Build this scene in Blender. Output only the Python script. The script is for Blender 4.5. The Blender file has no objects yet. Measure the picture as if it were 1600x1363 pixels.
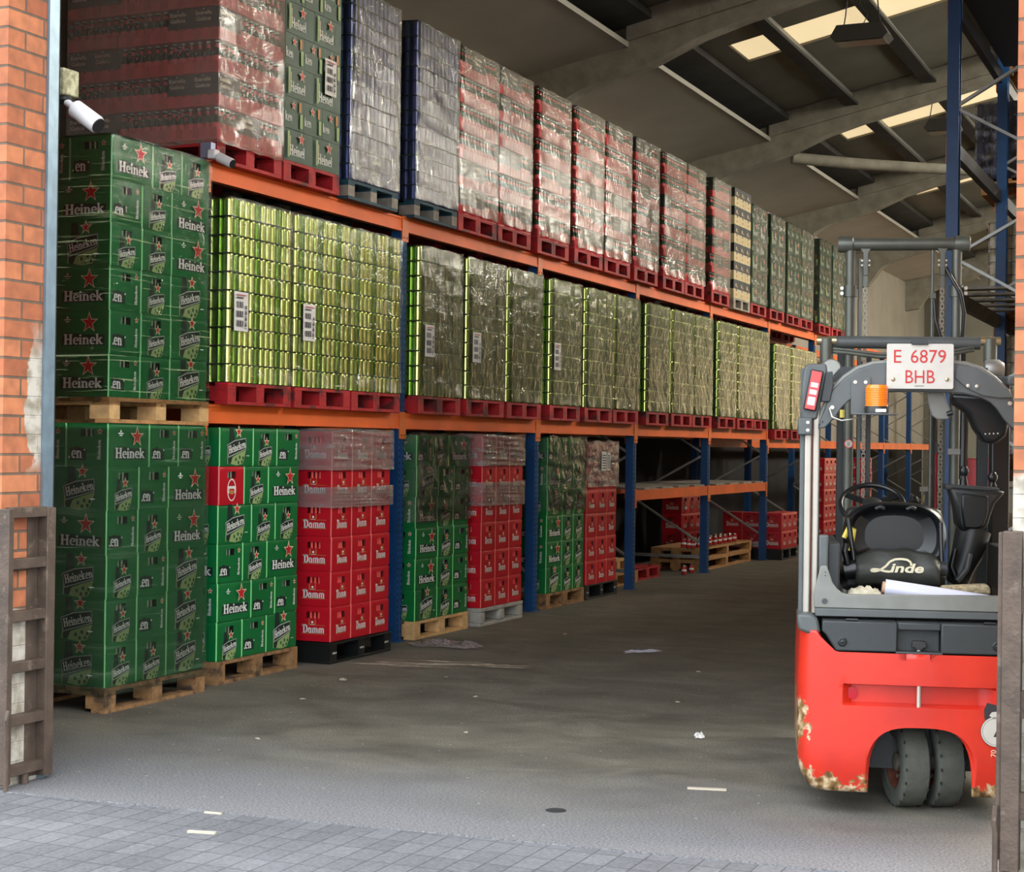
import bpy, bmesh, math, random
from mathutils import Vector, Matrix
random.seed(7)
PI = math.pi
SC = bpy.context.scene
COL = SC.collection

# ------------------------------------------------------------------ camera
F_PX, YAW, PITCH, ROLL, EYE = 2596.35, 0.4139, 0.005, 0.0131, 1.5934
def make_camera():
    cy, sy = math.cos(YAW), math.sin(YAW)
    fw = Vector((-sy*math.cos(PITCH), cy*math.cos(PITCH), math.sin(PITCH)))
    r = Vector((cy, sy, 0)); u = r.cross(fw)
    cr, sr = math.cos(ROLL), math.sin(ROLL)
    r2 = r*cr + u*sr; u2 = u*cr - r*sr
    cd = bpy.data.cameras.new('camera'); co = bpy.data.objects.new('camera', cd); COL.objects.link(co)
    m = Matrix.Identity(4)
    for i in range(3):
        m[i][0] = r2[i]; m[i][1] = u2[i]; m[i][2] = -fw[i]
    m[0][3], m[1][3], m[2][3] = 0, 0, EYE
    co.matrix_world = m
    cd.sensor_width = 36; cd.sensor_fit = 'HORIZONTAL'; cd.lens = F_PX/1600*36
    cd.clip_start = 0.05; cd.clip_end = 400
    SC.camera = co
make_camera()

# ------------------------------------------------------------------ world, light, exposure
W = bpy.data.worlds.new('sky'); SC.world = W; W.use_nodes = True
wn = W.node_tree.nodes; wn.clear()
wo = wn.new('ShaderNodeOutputWorld'); wb = wn.new('ShaderNodeBackground')
wb.inputs[0].default_value = (0.86, 0.93, 1.0, 1); wb.inputs[1].default_value = 3.5
W.node_tree.links.new(wb.outputs[0], wo.inputs[0])
SKYLIGHT_FILL = 85.0
SC.view_settings.view_transform = 'Standard'; SC.view_settings.look = 'None'
SC.view_settings.gamma = 1; SC.view_settings.use_curve_mapping = False
SC.view_settings.exposure = 0.45
SC.cycles.max_bounces = 7; SC.cycles.diffuse_bounces = 4; SC.cycles.glossy_bounces = 3
SC.cycles.transparent_max_bounces = 16; SC.cycles.transmission_bounces = 4
SC.cycles.sample_clamp_indirect = 4; SC.cycles.use_denoising = True
SC.cycles.caustics_reflective = False; SC.cycles.caustics_refractive = False
sd = bpy.data.lights.new('sun', 'SUN'); so = bpy.data.objects.new('sun', sd); COL.objects.link(so)
sd.energy = 7.0; sd.angle = math.radians(2); sd.color = (1.0, 0.90, 0.76)
so.rotation_euler = Vector((-.80, -.35, -.45)).to_track_quat('-Z', 'Y').to_euler()

# ------------------------------------------------------------------ materials
MATS = {}
def nt(m): return m.node_tree.nodes, m.node_tree.links
def mat(name, col, rough=0.5, metal=0.0, var=0.0, vscale=6.0, dirt=None, bump=0.0, bscale=60.0, spec=0.5, coat=0.0, emit=None):
    """principled material; var = brightness variation, dirt = (colour, amount, scale)"""
    m = bpy.data.materials.new(name); m.use_nodes = True
    N, L = nt(m); b = N['Principled BSDF']
    b.inputs['Base Color'].default_value = (*col, 1); b.inputs['Roughness'].default_value = rough
    b.inputs['Metallic'].default_value = metal; b.inputs['Specular IOR Level'].default_value = spec
    b.inputs['Coat Weight'].default_value = coat
    if emit: b.inputs['Emission Color'].default_value = (*emit[0], 1); b.inputs['Emission Strength'].default_value = emit[1]
    if var or dirt or bump:
        tc = N.new('ShaderNodeNewGeometry')
        src = tc.outputs['Position']
        last = None
        if var:
            n = N.new('ShaderNodeTexNoise'); n.inputs['Scale'].default_value = vscale; n.inputs['Detail'].default_value = 6
            L.new(src, n.inputs['Vector'])
            r = N.new('ShaderNodeMapRange'); r.inputs[1].default_value = 0.3; r.inputs[2].default_value = 0.7
            r.inputs[3].default_value = 1-var; r.inputs[4].default_value = 1+var
            L.new(n.outputs[0], r.inputs[0])
            mx = N.new('ShaderNodeVectorMath'); mx.operation = 'SCALE'; mx.inputs[0].default_value = col
            L.new(r.outputs[0], mx.inputs['Scale']); last = mx.outputs[0]
        if dirt:
            n = N.new('ShaderNodeTexNoise'); n.inputs['Scale'].default_value = dirt[2]; n.inputs['Detail'].default_value = 8; n.inputs['Roughness'].default_value = .65
            L.new(src, n.inputs['Vector'])
            cr = N.new('ShaderNodeValToRGB'); cr.color_ramp.elements[0].position = 0.62-dirt[1]*0.25; cr.color_ramp.elements[1].position = 0.70-dirt[1]*0.2
            L.new(n.outputs[0], cr.inputs[0])
            mm = N.new('ShaderNodeMix'); mm.data_type = 'RGBA'
            L.new(cr.outputs[0], mm.inputs[0])
            if last: L.new(last, mm.inputs[6])
            else: mm.inputs[6].default_value = (*col, 1)
            mm.inputs[7].default_value = (*dirt[0], 1); last = mm.outputs[2]
        if last: L.new(last, b.inputs['Base Color'])
        if bump:
            n = N.new('ShaderNodeTexNoise'); n.inputs['Scale'].default_value = bscale; n.inputs['Detail'].default_value = 4
            L.new(src, n.inputs['Vector'])
            bp = N.new('ShaderNodeBump'); bp.inputs['Strength'].default_value = bump; bp.inputs['Distance'].default_value = .01
            L.new(n.outputs[0], bp.inputs['Height']); L.new(bp.outputs[0], b.inputs['Normal'])
    MATS[name] = m; return m

def film_mat(name, haze, hcol, scale=(6, 6, 6), lo=.42, hi=.66, base=.08, bump=.6, bsc=9.0, refl=.9):
    """thin clear plastic film: transparent, with wrinkled gloss and milky stretched streaks"""
    m = bpy.data.materials.new(name); m.use_nodes = True
    N, L = nt(m); N.clear()
    out = N.new('ShaderNodeOutputMaterial'); g = N.new('ShaderNodeNewGeometry')
    mp = N.new('ShaderNodeMapping'); mp.inputs['Scale'].default_value = scale; L.new(g.outputs['Position'], mp.inputs[0])
    n = N.new('ShaderNodeTexNoise'); n.inputs['Scale'].default_value = 1; n.inputs['Detail'].default_value = 6; n.inputs['Roughness'].default_value = .62
    L.new(mp.outputs[0], n.inputs['Vector'])
    r = N.new('ShaderNodeMapRange'); r.inputs[1].default_value = lo; r.inputs[2].default_value = hi; r.inputs[3].default_value = base; r.inputs[4].default_value = haze
    L.new(n.outputs[0], r.inputs[0])
    n2 = N.new('ShaderNodeTexNoise'); n2.inputs['Scale'].default_value = bsc; n2.inputs['Detail'].default_value = 5; n2.inputs['Distortion'].default_value = 1.2
    L.new(g.outputs['Position'], n2.inputs['Vector'])
    bp = N.new('ShaderNodeBump'); bp.inputs['Strength'].default_value = bump; bp.inputs['Distance'].default_value = .02
    L.new(n2.outputs[0], bp.inputs['Height'])
    tr = N.new('ShaderNodeBsdfTransparent'); gl = N.new('ShaderNodeBsdfGlossy'); gl.inputs['Roughness'].default_value = .12
    gl.inputs['Color'].default_value = (refl, refl, refl, 1); L.new(bp.outputs[0], gl.inputs['Normal'])
    df = N.new('ShaderNodeBsdfDiffuse'); df.inputs['Color'].default_value = (*hcol, 1)
    fr = N.new('ShaderNodeFresnel'); fr.inputs['IOR'].default_value = 1.45; L.new(bp.outputs[0], fr.inputs['Normal'])
    m1 = N.new('ShaderNodeMixShader'); L.new(r.outputs[0], m1.inputs[0]); L.new(tr.outputs[0], m1.inputs[1]); L.new(df.outputs[0], m1.inputs[2])
    m2 = N.new('ShaderNodeMixShader'); L.new(fr.outputs[0], m2.inputs[0]); L.new(m1.outputs[0], m2.inputs[1]); L.new(gl.outputs[0], m2.inputs[2])
    L.new(m2.outputs[0], out.inputs[0])
    MATS[name] = m; return m

mat('crate_green', (.004, .15, .035), .38, var=.12, vscale=2.5)
mat('crate_hole_shade', (.002, .006, .004), .6)  # shade inside the hand holes, given as a colour
mat('crate_edge_glint', (.22, .66, .22), .35)  # corner highlight painted as a brighter edge colour
mat('crate_red', (.52, .006, .018), .36, var=.08, vscale=2)
mat('crate_red_edge_glint', (.75, .16, .13), .4)  # painted corner highlight for the red crates
mat('crate_red_hole_shade', (.10, .004, .006), .5)  # painted shade inside the red crates' hand holes
mat('print_dark', (.006, .022, .016), .5)
mat('print_white', (.80, .82, .76), .5)
mat('print_border', (.45, .48, .44), .5)
mat('print_star', (.55, .012, .012), .45)
mat('print_star_edge', (.72, .62, .42), .5)
mat('print_pale_green', (.30, .42, .16), .5)
mat('print_gold', (.50, .22, .05), .5)
mat('print_bottle_green', (.02, .10, .03), .4)
mat('cap_red', (.75, .05, .04), .35)
mat('glass_dark', (.012, .03, .012), .12)
mat('glass_neck', (.20, .26, .16), .2)
mat('can_green', (.18, .34, .04), .25, .92, var=.15, vscale=8)
mat('can_lime', (.72, .84, .26), .22, .92)
mat('can_silver', (.55, .57, .54), .25, .9)
mat('can_blue', (.035, .045, .15), .28, .5, var=.2, vscale=9)
mat('can_pale_blue', (.30, .33, .48), .3, .6)
mat('can_red', (.55, .02, .02), .3, .3)
mat('bottle_red', (.74, .055, .065), .4, var=.15, vscale=14)
mat('bottle_red_deep', (.60, .035, .045), .4)
mat('carton_black', (.008, .011, .014), .5, var=.2)
mat('carton_cream', (.55, .46, .26), .6, var=.1)
mat('carton_green', (.012, .060, .026), .45, var=.2)
mat('paper', (.78, .76, .72), .7)
mat('ink', (.03, .025, .03), .6)
mat('ink_pink', (.55, .15, .2), .6)
mat('wood', (.46, .235, .085), .8, var=.3, vscale=18, dirt=((.16, .09, .04), .2, 9), bump=.3)
mat('wood_old', (.30, .16, .065), .85, var=.35, vscale=18, dirt=((.07, .045, .028), .4, 7), bump=.3)
mat('wood_pale', (.62, .38, .16), .8, var=.2, vscale=18)
mat('wood_gray', (.33, .30, .25), .85, var=.25, vscale=12)
mat('pallet_red', (.42, .012, .016), .6, var=.25, vscale=10, dirt=((.10, .012, .012), .45, 6), bump=.2)
mat('pallet_teal', (.012, .06, .09), .6, var=.3, vscale=10)
mat('pallet_gray', (.36, .345, .30), .8, var=.25, vscale=9, bump=.3)
mat('plastic_black', (.008, .009, .009), .35)
mat('beam_orange', (.80, .140, .020), .5, var=.15, vscale=2.5)
mat('wall_shade', (.012, .012, .012), .9)  # colour stands for deep shade behind the low bays
mat('bounce_white', (.75, .73, .68), .9)  # white so the unseen right wall and yard bounce light indoors
mat('orange_bright', (.70, .16, .03), .45)
mat('post_blue', (.009, .068, .21), .45, var=.15, vscale=6)
mat('post_hole', (.002, .004, .010), .7)
mat('galv', (.34, .34, .31), .45, .5, var=.15, vscale=8)
mat('steel_dark', (.02, .02, .02), .5, .3)
mat('steel_blue', (.22, .30, .36), .4, .6, var=.15, vscale=12)
mat('rubber', (.012, .012, .013), .8)
mat('gate_brown', (.085, .058, .042), .6, .2, var=.3, vscale=9, dirt=((.15, .11, .08), .15, 14), bump=.3)
mat('cctv_white', (.72, .68, .68), .45)
mat('cctv_box', (.52, .49, .30), .6, dirt=((.25, .22, .12), .7, 22))
mat('white_plastic', (.7, .7, .68), .4)
mat('concrete_beam', (.31, .295, .24), .9, var=.2, vscale=5, bump=.6, bscale=25)
mat('roof_sheet', (.21, .20, .16), .85, var=.12, vscale=1.5)
mat('roof_dark', (.035, .034, .031), .8, var=.3, vscale=3)
mat('panel_light', (.52, .49, .43), .8, var=.08, vscale=1.2)
mat('panel_rim', (.42, .41, .35), .7)
mat('plaster', (.37, .345, .29), .9, var=.10, vscale=1.5, bump=.2)
mat('wall_gray', (.30, .29, .24), .9, var=.12, vscale=.9)
mat('skylight_sheet', (.8, .72, .5), .6, emit=((1.0, .78, .45), .60))
mat('skylight_unseen_fill', (.8, .8, .75), .6, emit=((1.0, .92, .78), SKYLIGHT_FILL))  # unseen right-slope panels, added to brighten the interior
mat('gable_sheet', (.8, .7, .5), .6, emit=((1.0, .72, .38), 1.5))
mat('lamp_housing', (.04, .04, .035), .6)
mat('cable', (.02, .02, .02), .6)
mat('chip', (.48, .42, .32), .9)
mat('dust', (.44, .38, .29), .95, var=.4, vscale=14)
# forklift
mat('fl_gray', (.085, .092, .090), .45, var=.12, vscale=10)
mat('fl_gray_light', (.19, .19, .17), .42, var=.12, vscale=8)
mat('fl_charcoal', (.030, .034, .035), .5, bump=.15, bscale=300)
mat('fl_mast', (.105, .11, .09), .38, .3, var=.15, vscale=10)
mat('fl_pillar', (.44, .40, .34), .35, .2, var=.05, vscale=8)
mat('fl_black', (.008, .009, .010), .3)
mat('fl_black_soft', (.016, .017, .017), .42)
mat('fl_cloth', (.035, .037, .030), .55, bump=.3, bscale=30)
mat('fl_chain', (.28, .26, .21), .4, .6)
mat('fl_steel', (.55, .53, .46), .35, .6)
mat('fl_brass', (.5, .42, .25), .3, .8)
mat('tire', (.085, .088, .072), .85, var=.2, vscale=14, bump=.4, bscale=50)
mat('rim_rust', (.18, .05, .03), .7, var=.3, vscale=20)
mat('amber', (.95, .23, .015), .25, coat=.5)
mat('amber_dark', (.55, .10, .01), .3)
mat('light_red', (.85, .05, .05), .3)
mat('light_white', (.8, .72, .7), .3)
mat('reflector_red', (.50, .0, .015), .5)
mat('plate_white', (.56, .53, .47), .5, var=.05, vscale=20)
mat('plate_red', (.50, .02, .02), .5)
mat('logo_cream', (.72, .66, .46), .6)
mat('film_lilac', (.60, .60, .72), .22)
mat('cardboard', (.50, .32, .20), .8)
mat('rag', (.50, .45, .33), .95, var=.2, vscale=30)
mat('rag_plaid', (.34, .27, .16), .95, var=.5, vscale=60)
mat('yellow', (.75, .60, .10), .5)
mat('yellow_pale', (.8, .68, .35), .5, emit=None)
mat('red_paint', (.85, .06, .06), .4)
mat('can_sunlit', (.95, .80, .45), .4, .0, var=.2, vscale=20)  # sunlight on these loads is put into the can colour

def fl_red():
    """orange red counterweight paint, chipped along the bottom and the left corner"""
    m = mat('fl_red', (.78, .035, .012), .38, coat=.25)
    N, L = nt(m); b = N['Principled BSDF']
    tc = N.new('ShaderNodeTexCoord'); sp = N.new('ShaderNodeSeparateXYZ'); L.new(tc.outputs['Object'], sp.inputs[0])
    n = N.new('ShaderNodeTexNoise'); n.inputs['Scale'].default_value = 7; n.inputs['Detail'].default_value = 9; n.inputs['Roughness'].default_value = .7
    L.new(tc.outputs['Object'], n.inputs['Vector'])
    # wear grows towards the bottom edge (z<.25) and the left corner (x<-.45)
    rz = N.new('ShaderNodeMapRange'); rz.inputs[1].default_value = .11; rz.inputs[2].default_value = .26; rz.inputs[3].default_value = .23; rz.inputs[4].default_value = 0
    L.new(sp.outputs['Z'], rz.inputs[0])
    rx = N.new('ShaderNodeMapRange'); rx.inputs[1].default_value = -.51; rx.inputs[2].default_value = -.43; rx.inputs[3].default_value = .22; rx.inputs[4].default_value = 0
    L.new(sp.outputs['X'], rx.inputs[0])
    rz2 = N.new('ShaderNodeMapRange'); rz2.inputs[1].default_value = .45; rz2.inputs[2].default_value = .60; rz2.inputs[3].default_value = 1; rz2.inputs[4].default_value = 0
    L.new(sp.outputs['Z'], rz2.inputs[0])
    mu = N.new('ShaderNodeMath'); mu.operation = 'MULTIPLY'; L.new(rx.outputs[0], mu.inputs[0]); L.new(rz2.outputs[0], mu.inputs[1])
    a1 = N.new('ShaderNodeMath'); L.new(n.outputs[0], a1.inputs[0]); L.new(rz.outputs[0], a1.inputs[1])
    a2 = N.new('ShaderNodeMath'); L.new(a1.outputs[0], a2.inputs[0]); L.new(mu.outputs[0], a2.inputs[1])
    r = N.new('ShaderNodeMapRange'); r.inputs[1].default_value = .655; r.inputs[2].default_value = .69; L.new(a2.outputs[0], r.inputs[0])
    n2 = N.new('ShaderNodeTexNoise'); n2.inputs['Scale'].default_value = 22; n2.inputs['Detail'].default_value = 5; L.new(tc.outputs['Object'], n2.inputs['Vector'])
    cr = N.new('ShaderNodeValToRGB'); e = cr.color_ramp.elements
    e[0].position = .35; e[0].color = (.03, .022, .012, 1); e[1].position = .62; e[1].color = (.60, .45, .28, 1)
    k = cr.color_ramp.elements.new(.5); k.color = (.24, .13, .04, 1)
    L.new(n2.outputs[0], cr.inputs[0])
    n3 = N.new('ShaderNodeTexNoise'); n3.inputs['Scale'].default_value = 3; n3.inputs['Detail'].default_value = 6; L.new(tc.outputs['Object'], n3.inputs['Vector'])
    c0 = N.new('ShaderNodeValToRGB'); c0.color_ramp.elements[0].position = .3; c0.color_ramp.elements[0].color = (.50, .020, .009, 1)
    c0.color_ramp.elements[1].position = .6; c0.color_ramp.elements[1].color = (.66, .028, .010, 1); L.new(n3.outputs[0], c0.inputs[0])
    mm = N.new('ShaderNodeMix'); mm.data_type = 'RGBA'
    L.new(r.outputs[0], mm.inputs[0]); L.new(c0.outputs[0], mm.inputs[6]); L.new(cr.outputs[0], mm.inputs[7]); L.new(mm.outputs[2], b.inputs['Base Color'])
fl_red()

def brick_mat(name, plane, plaster_below=None):
    """real brick courses; plane 'x' = wall lying in the YZ plane, 'y' = wall in XZ"""
    m = mat(name, (.5, .2, .1), .85)
    N, L = nt(m); b = N['Principled BSDF']
    g = N.new('ShaderNodeNewGeometry'); sp = N.new('ShaderNodeSeparateXYZ'); L.new(g.outputs['Position'], sp.inputs[0])
    cb = N.new('ShaderNodeCombineXYZ'); L.new(sp.outputs['Y' if plane == 'x' else 'X'], cb.inputs[0]); L.new(sp.outputs['Z'], cb.inputs[1])
    mp = N.new('ShaderNodeMapping'); mp.inputs['Location'].default_value = ((-5.97+.005, -.012, 0) if plane == 'x' else (.776+.02, -.012, 0)); L.new(cb.outputs[0], mp.inputs[0])
    br = N.new('ShaderNodeTexBrick'); br.inputs['Scale'].default_value = 1; br.inputs['Brick Width'].default_value = .255; br.inputs['Row Height'].default_value = .0885
    br.inputs['Mortar Size'].default_value = .0065; br.inputs['Mortar Smooth'].default_value = .3; br.inputs['Bias'].default_value = 0
    br.inputs['Color1'].default_value = (.47, .17, .075, 1); br.inputs['Color2'].default_value = (.30, .09, .04, 1); br.inputs['Mortar'].default_value = (.13, .09, .06, 1)
    L.new(mp.outputs[0], br.inputs['Vector'])
    n = N.new('ShaderNodeTexNoise'); n.inputs['Scale'].default_value = 14; n.inputs['Detail'].default_value = 8; L.new(g.outputs['Position'], n.inputs['Vector'])
    cr = N.new('ShaderNodeValToRGB'); cr.color_ramp.elements[0].color = (.75, .75, .75, 1); cr.color_ramp.elements[0].position = .3
    cr.color_ramp.elements[1].color = (1.2, 1.15, 1.1, 1); cr.color_ramp.elements[1].position = .7; L.new(n.outputs[0], cr.inputs[0])
    mx = N.new('ShaderNodeMix'); mx.data_type = 'RGBA'; mx.blend_type = 'MULTIPLY'; mx.inputs[0].default_value = 1
    L.new(br.outputs[0], mx.inputs[6]); L.new(cr.outputs[0], mx.inputs[7]); last = mx.outputs[2]
    if plaster_below is not None:
        n2 = N.new('ShaderNodeTexNoise'); n2.inputs['Scale'].default_value = 5; n2.inputs['Detail'].default_value = 6; L.new(g.outputs['Position'], n2.inputs['Vector'])
        ad = N.new('ShaderNodeMath'); ad.operation = 'MULTIPLY_ADD'; L.new(n2.outputs[0], ad.inputs[0]); ad.inputs[1].default_value = .16; L.new(sp.outputs['Z'], ad.inputs[2])
        r = N.new('ShaderNodeMapRange'); r.inputs[1].default_value = plaster_below+.07; r.inputs[2].default_value = plaster_below+.09; r.inputs[3].default_value = 1; r.inputs[4].default_value = 0
        L.new(ad.outputs[0], r.inputs[0])
        fac = r.outputs[0]
        if plane == 'x':   # torn white render beside the steel jamb, z 1.25 .. 2.1
            ny = N.new('ShaderNodeMath'); ny.operation = 'MULTIPLY_ADD'; L.new(n2.outputs[0], ny.inputs[0]); ny.inputs[1].default_value = .28; L.new(sp.outputs['Y'], ny.inputs[2])
            ry = N.new('ShaderNodeMapRange'); ry.inputs[1].default_value = 6.29; ry.inputs[2].default_value = 6.30; L.new(ny.outputs[0], ry.inputs[0])
            z1 = N.new('ShaderNodeMapRange'); z1.inputs[1].default_value = 1.42; z1.inputs[2].default_value = 1.5; L.new(sp.outputs['Z'], z1.inputs[0])
            z2 = N.new('ShaderNodeMapRange'); z2.inputs[1].default_value = 1.95; z2.inputs[2].default_value = 2.15; z2.inputs[3].default_value = 1; z2.inputs[4].default_value = 0; L.new(sp.outputs['Z'], z2.inputs[0])
            p1 = N.new('ShaderNodeMath'); p1.operation = 'MULTIPLY'; L.new(ry.outputs[0], p1.inputs[0]); L.new(z1.outputs[0], p1.inputs[1])
            p2 = N.new('ShaderNodeMath'); p2.operation = 'MULTIPLY'; L.new(p1.outputs[0], p2.inputs[0]); L.new(z2.outputs[0], p2.inputs[1])
            p3 = N.new('ShaderNodeMath'); p3.operation = 'MAXIMUM'; L.new(p2.outputs[0], p3.inputs[0]); L.new(fac, p3.inputs[1]); fac = p3.outputs[0]
        pc = N.new('ShaderNodeValToRGB'); pc.color_ramp.elements[0].color = (.26, .22, .16, 1); pc.color_ramp.elements[0].position = .35
        pc.color_ramp.elements[1].color = (.50, .46, .39, 1); pc.color_ramp.elements[1].position = .6; L.new(n.outputs[0], pc.inputs[0])
        m2 = N.new('ShaderNodeMix'); m2.data_type = 'RGBA'; L.new(fac, m2.inputs[0]); L.new(last, m2.inputs[6]); L.new(pc.outputs[0], m2.inputs[7]); last = m2.outputs[2]
    L.new(last, b.inputs['Base Color'])
    bp = N.new('ShaderNodeBump'); bp.inputs['Strength'].default_value = .8; bp.inputs['Distance'].default_value = .008
    inv = N.new('ShaderNodeMath'); inv.operation = 'SUBTRACT'; inv.inputs[0].default_value = 1; L.new(br.outputs['Fac'], inv.inputs[1]); L.new(inv.outputs[0], bp.inputs['Height']); L.new(bp.outputs[0], b.inputs['Normal'])
brick_mat('brick_reveal', 'x', .80); brick_mat('brick_front', 'y', 1.50)

def floor_mat():
    m = mat('floor_concrete', (.15, .14, .12), .75)
    N, L = nt(m); b = N['Principled BSDF']; g = N.new('ShaderNodeNewGeometry')
    mp = N.new('ShaderNodeMapping'); mp.inputs['Scale'].default_value = (1.0, 1.5, 1); mp.inputs['Rotation'].default_value = (0, 0, -.3); L.new(g.outputs['Position'], mp.inputs[0])
    n1 = N.new('ShaderNodeTexNoise'); n1.inputs['Scale'].default_value = 1.6; n1.inputs['Detail'].default_value = 12; n1.inputs['Roughness'].default_value = .72; n1.inputs['Distortion'].default_value = .6; L.new(mp.outputs[0], n1.inputs['Vector'])
    c1 = N.new('ShaderNodeValToRGB'); e = c1.color_ramp.elements; e[0].position = .34; e[0].color = (.092, .084, .066, 1); e[1].position = .66; e[1].color = (.210, .190, .148, 1); L.new(n1.outputs[0], c1.inputs[0])
    n2 = N.new('ShaderNodeTexNoise'); n2.inputs['Scale'].default_value = 90; n2.inputs['Detail'].default_value = 3; L.new(g.outputs['Position'], n2.inputs['Vector'])
    c2 = N.new('ShaderNodeValToRGB'); c2.color_ramp.elements[0].position = .35; c2.color_ramp.elements[0].color = (.72, .72, .72, 1); c2.color_ramp.elements[1].position = .68; c2.color_ramp.elements[1].color = (1.3, 1.3, 1.3, 1); L.new(n2.outputs[0], c2.inputs[0])
    mx = N.new('ShaderNodeMix'); mx.data_type = 'RGBA'; mx.blend_type = 'MULTIPLY'; mx.inputs[0].default_value = 1; L.new(c1.outputs[0], mx.inputs[6]); L.new(c2.outputs[0], mx.inputs[7])
    # pale dusty apron and worn aggregate near the threshold (a different, lighter concrete pour)
    sp = N.new('ShaderNodeSeparateXYZ'); L.new(g.outputs['Position'], sp.inputs[0])
    n3 = N.new('ShaderNodeTexNoise'); n3.inputs['Scale'].default_value = 1.1; n3.inputs['Detail'].default_value = 7; L.new(g.outputs['Position'], n3.inputs['Vector'])
    ad = N.new('ShaderNodeMath'); ad.operation = 'MULTIPLY_ADD'; L.new(n3.outputs[0], ad.inputs[0]); ad.inputs[1].default_value = 1.6; L.new(sp.outputs['Y'], ad.inputs[2])
    r = N.new('ShaderNodeMapRange'); r.inputs[1].default_value = 7.2; r.inputs[2].default_value = 8.5; r.inputs[3].default_value = 1; r.inputs[4].default_value = 0; L.new(ad.outputs[0], r.inputs[0])
    m2 = N.new('ShaderNodeMix'); m2.data_type = 'RGBA'; L.new(r.outputs[0], m2.inputs[0]); L.new(mx.outputs[2], m2.inputs[6])
    c3 = N.new('ShaderNodeValToRGB'); c3.color_ramp.elements[0].position = .3; c3.color_ramp.elements[0].color = (.085, .084, .082, 1); c3.color_ramp.elements[1].position = .7; c3.color_ramp.elements[1].color = (.24, .232, .24, 1); L.new(n2.outputs[0], c3.inputs[0]); L.new(c3.outputs[0], m2.inputs[7])
    # specks of grit
    v = N.new('ShaderNodeTexVoronoi'); v.inputs['Scale'].default_value = 8; L.new(g.outputs['Position'], v.inputs['Vector'])
    rr = N.new('ShaderNodeMapRange'); rr.inputs[1].default_value = .062; rr.inputs[2].default_value = .045; L.new(v.outputs['Distance'], rr.inputs[0])
    m3 = N.new('ShaderNodeMix'); m3.data_type = 'RGBA'; L.new(rr.outputs[0], m3.inputs[0]); L.new(m2.outputs[2], m3.inputs[6]); m3.inputs[7].default_value = (.42, .38, .30, 1)
    L.new(m3.outputs[2], b.inputs['Base Color'])
    rg = N.new('ShaderNodeMapRange'); rg.inputs[3].default_value = .5; rg.inputs[4].default_value = .95; L.new(n1.outputs[0], rg.inputs[0]); L.new(rg.outputs[0], b.inputs['Roughness'])
    bp = N.new('ShaderNodeBump'); bp.inputs['Strength'].default_value = .35; bp.inputs['Distance'].default_value = .006; L.new(n2.outputs[0], bp.inputs['Height']); L.new(bp.outputs[0], b.inputs['Normal'])
floor_mat()
def paving_mat():
    m = mat('paving', (.2, .2, .2), .8)
    N, L = nt(m); b = N['Principled BSDF']; g = N.new('ShaderNodeNewGeometry')
    br = N.new('ShaderNodeTexBrick'); br.inputs['Scale'].default_value = 1; br.inputs['Brick Width'].default_value = .105; br.inputs['Row Height'].default_value = .165; br.offset = 0
    br.inputs['Mortar Size'].default_value = .004; br.inputs['Mortar Smooth'].default_value = .6
    br.inputs['Color1'].default_value = (.150, .148, .156, 1); br.inputs['Color2'].default_value = (.115, .113, .121, 1); br.inputs['Mortar'].default_value = (.06, .06, .06, 1)
    L.new(g.outputs['Position'], br.inputs['Vector'])
    n2 = N.new('ShaderNodeTexNoise'); n2.inputs['Scale'].default_value = 60; n2.inputs['Detail'].default_value = 4; L.new(g.outputs['Position'], n2.inputs['Vector'])
    n3 = N.new('ShaderNodeTexNoise'); n3.inputs['Scale'].default_value = 1.2; n3.inputs['Detail'].default_value = 5; L.new(g.outputs['Position'], n3.inputs['Vector'])
    ad = N.new('ShaderNodeMath'); L.new(n2.outputs[0], ad.inputs[0]); L.new(n3.outputs[0], ad.inputs[1])
    c2 = N.new('ShaderNodeMapRange'); c2.inputs[1].default_value = .75; c2.inputs[2].default_value = 1.25; c2.inputs[3].default_value = .72; c2.inputs[4].default_value = 1.3; L.new(ad.outputs[0], c2.inputs[0])
    mx = N.new('ShaderNodeVectorMath'); mx.operation = 'SCALE'; L.new(br.outputs[0], mx.inputs[0]); L.new(c2.outputs[0], mx.inputs['Scale']); L.new(mx.outputs[0], b.inputs['Base Color'])
    bp = N.new('ShaderNodeBump'); bp.inputs['Strength'].default_value = .5; bp.inputs['Distance'].default_value = .005; bp.invert = True; L.new(br.outputs['Fac'], bp.inputs['Height']); L.new(bp.outputs[0], b.inputs['Normal'])
paving_mat()
film_mat('film_clear', .34, (.46, .46, .38), (5, 5, 9), .48, .8, .06)
film_mat('film_olive_shade', .66, (.20, .21, .14), (4, 4, 10), .35, .7, .42, bump=.55)  # daylight falloff along the rack painted as olive haze
film_mat('film_sheen', .48, (.50, .46, .38), (3, 3, 7), .2, .85, .30, bump=.5)  # pale sheen of the upper loads put into the haze colour
film_mat('film_gray', .62, (.30, .30, .27), (3, 3, 6), .3, .7, .32, bump=.5)
film_mat('film_haze', .42, (.46, .45, .38), (4, 4, 9), .42, .75, .14, bump=.9)
film_mat('film_faded', .36, (.56, .48, .40), (1.2, 1.2, 1.6), .3, .65, .10, bump=.25)
film_mat('film_light', .20, (.48, .50, .36), (4, 4, 7), .5, .8, .02)
film_mat('film_streak', .60, (.62, .80, .42), (2.0, 1.2, 60), .59, .69, .01, bump=.35)
film_mat('film_thin', .18, (.5, .7, .45), (2.0, 1.2, 40), .55, .7, .03, bump=.25)
film_mat('film_milky', .55, (.55, .46, .44), (4, 4, 16), .35, .75, .20, bump=1)

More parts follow.
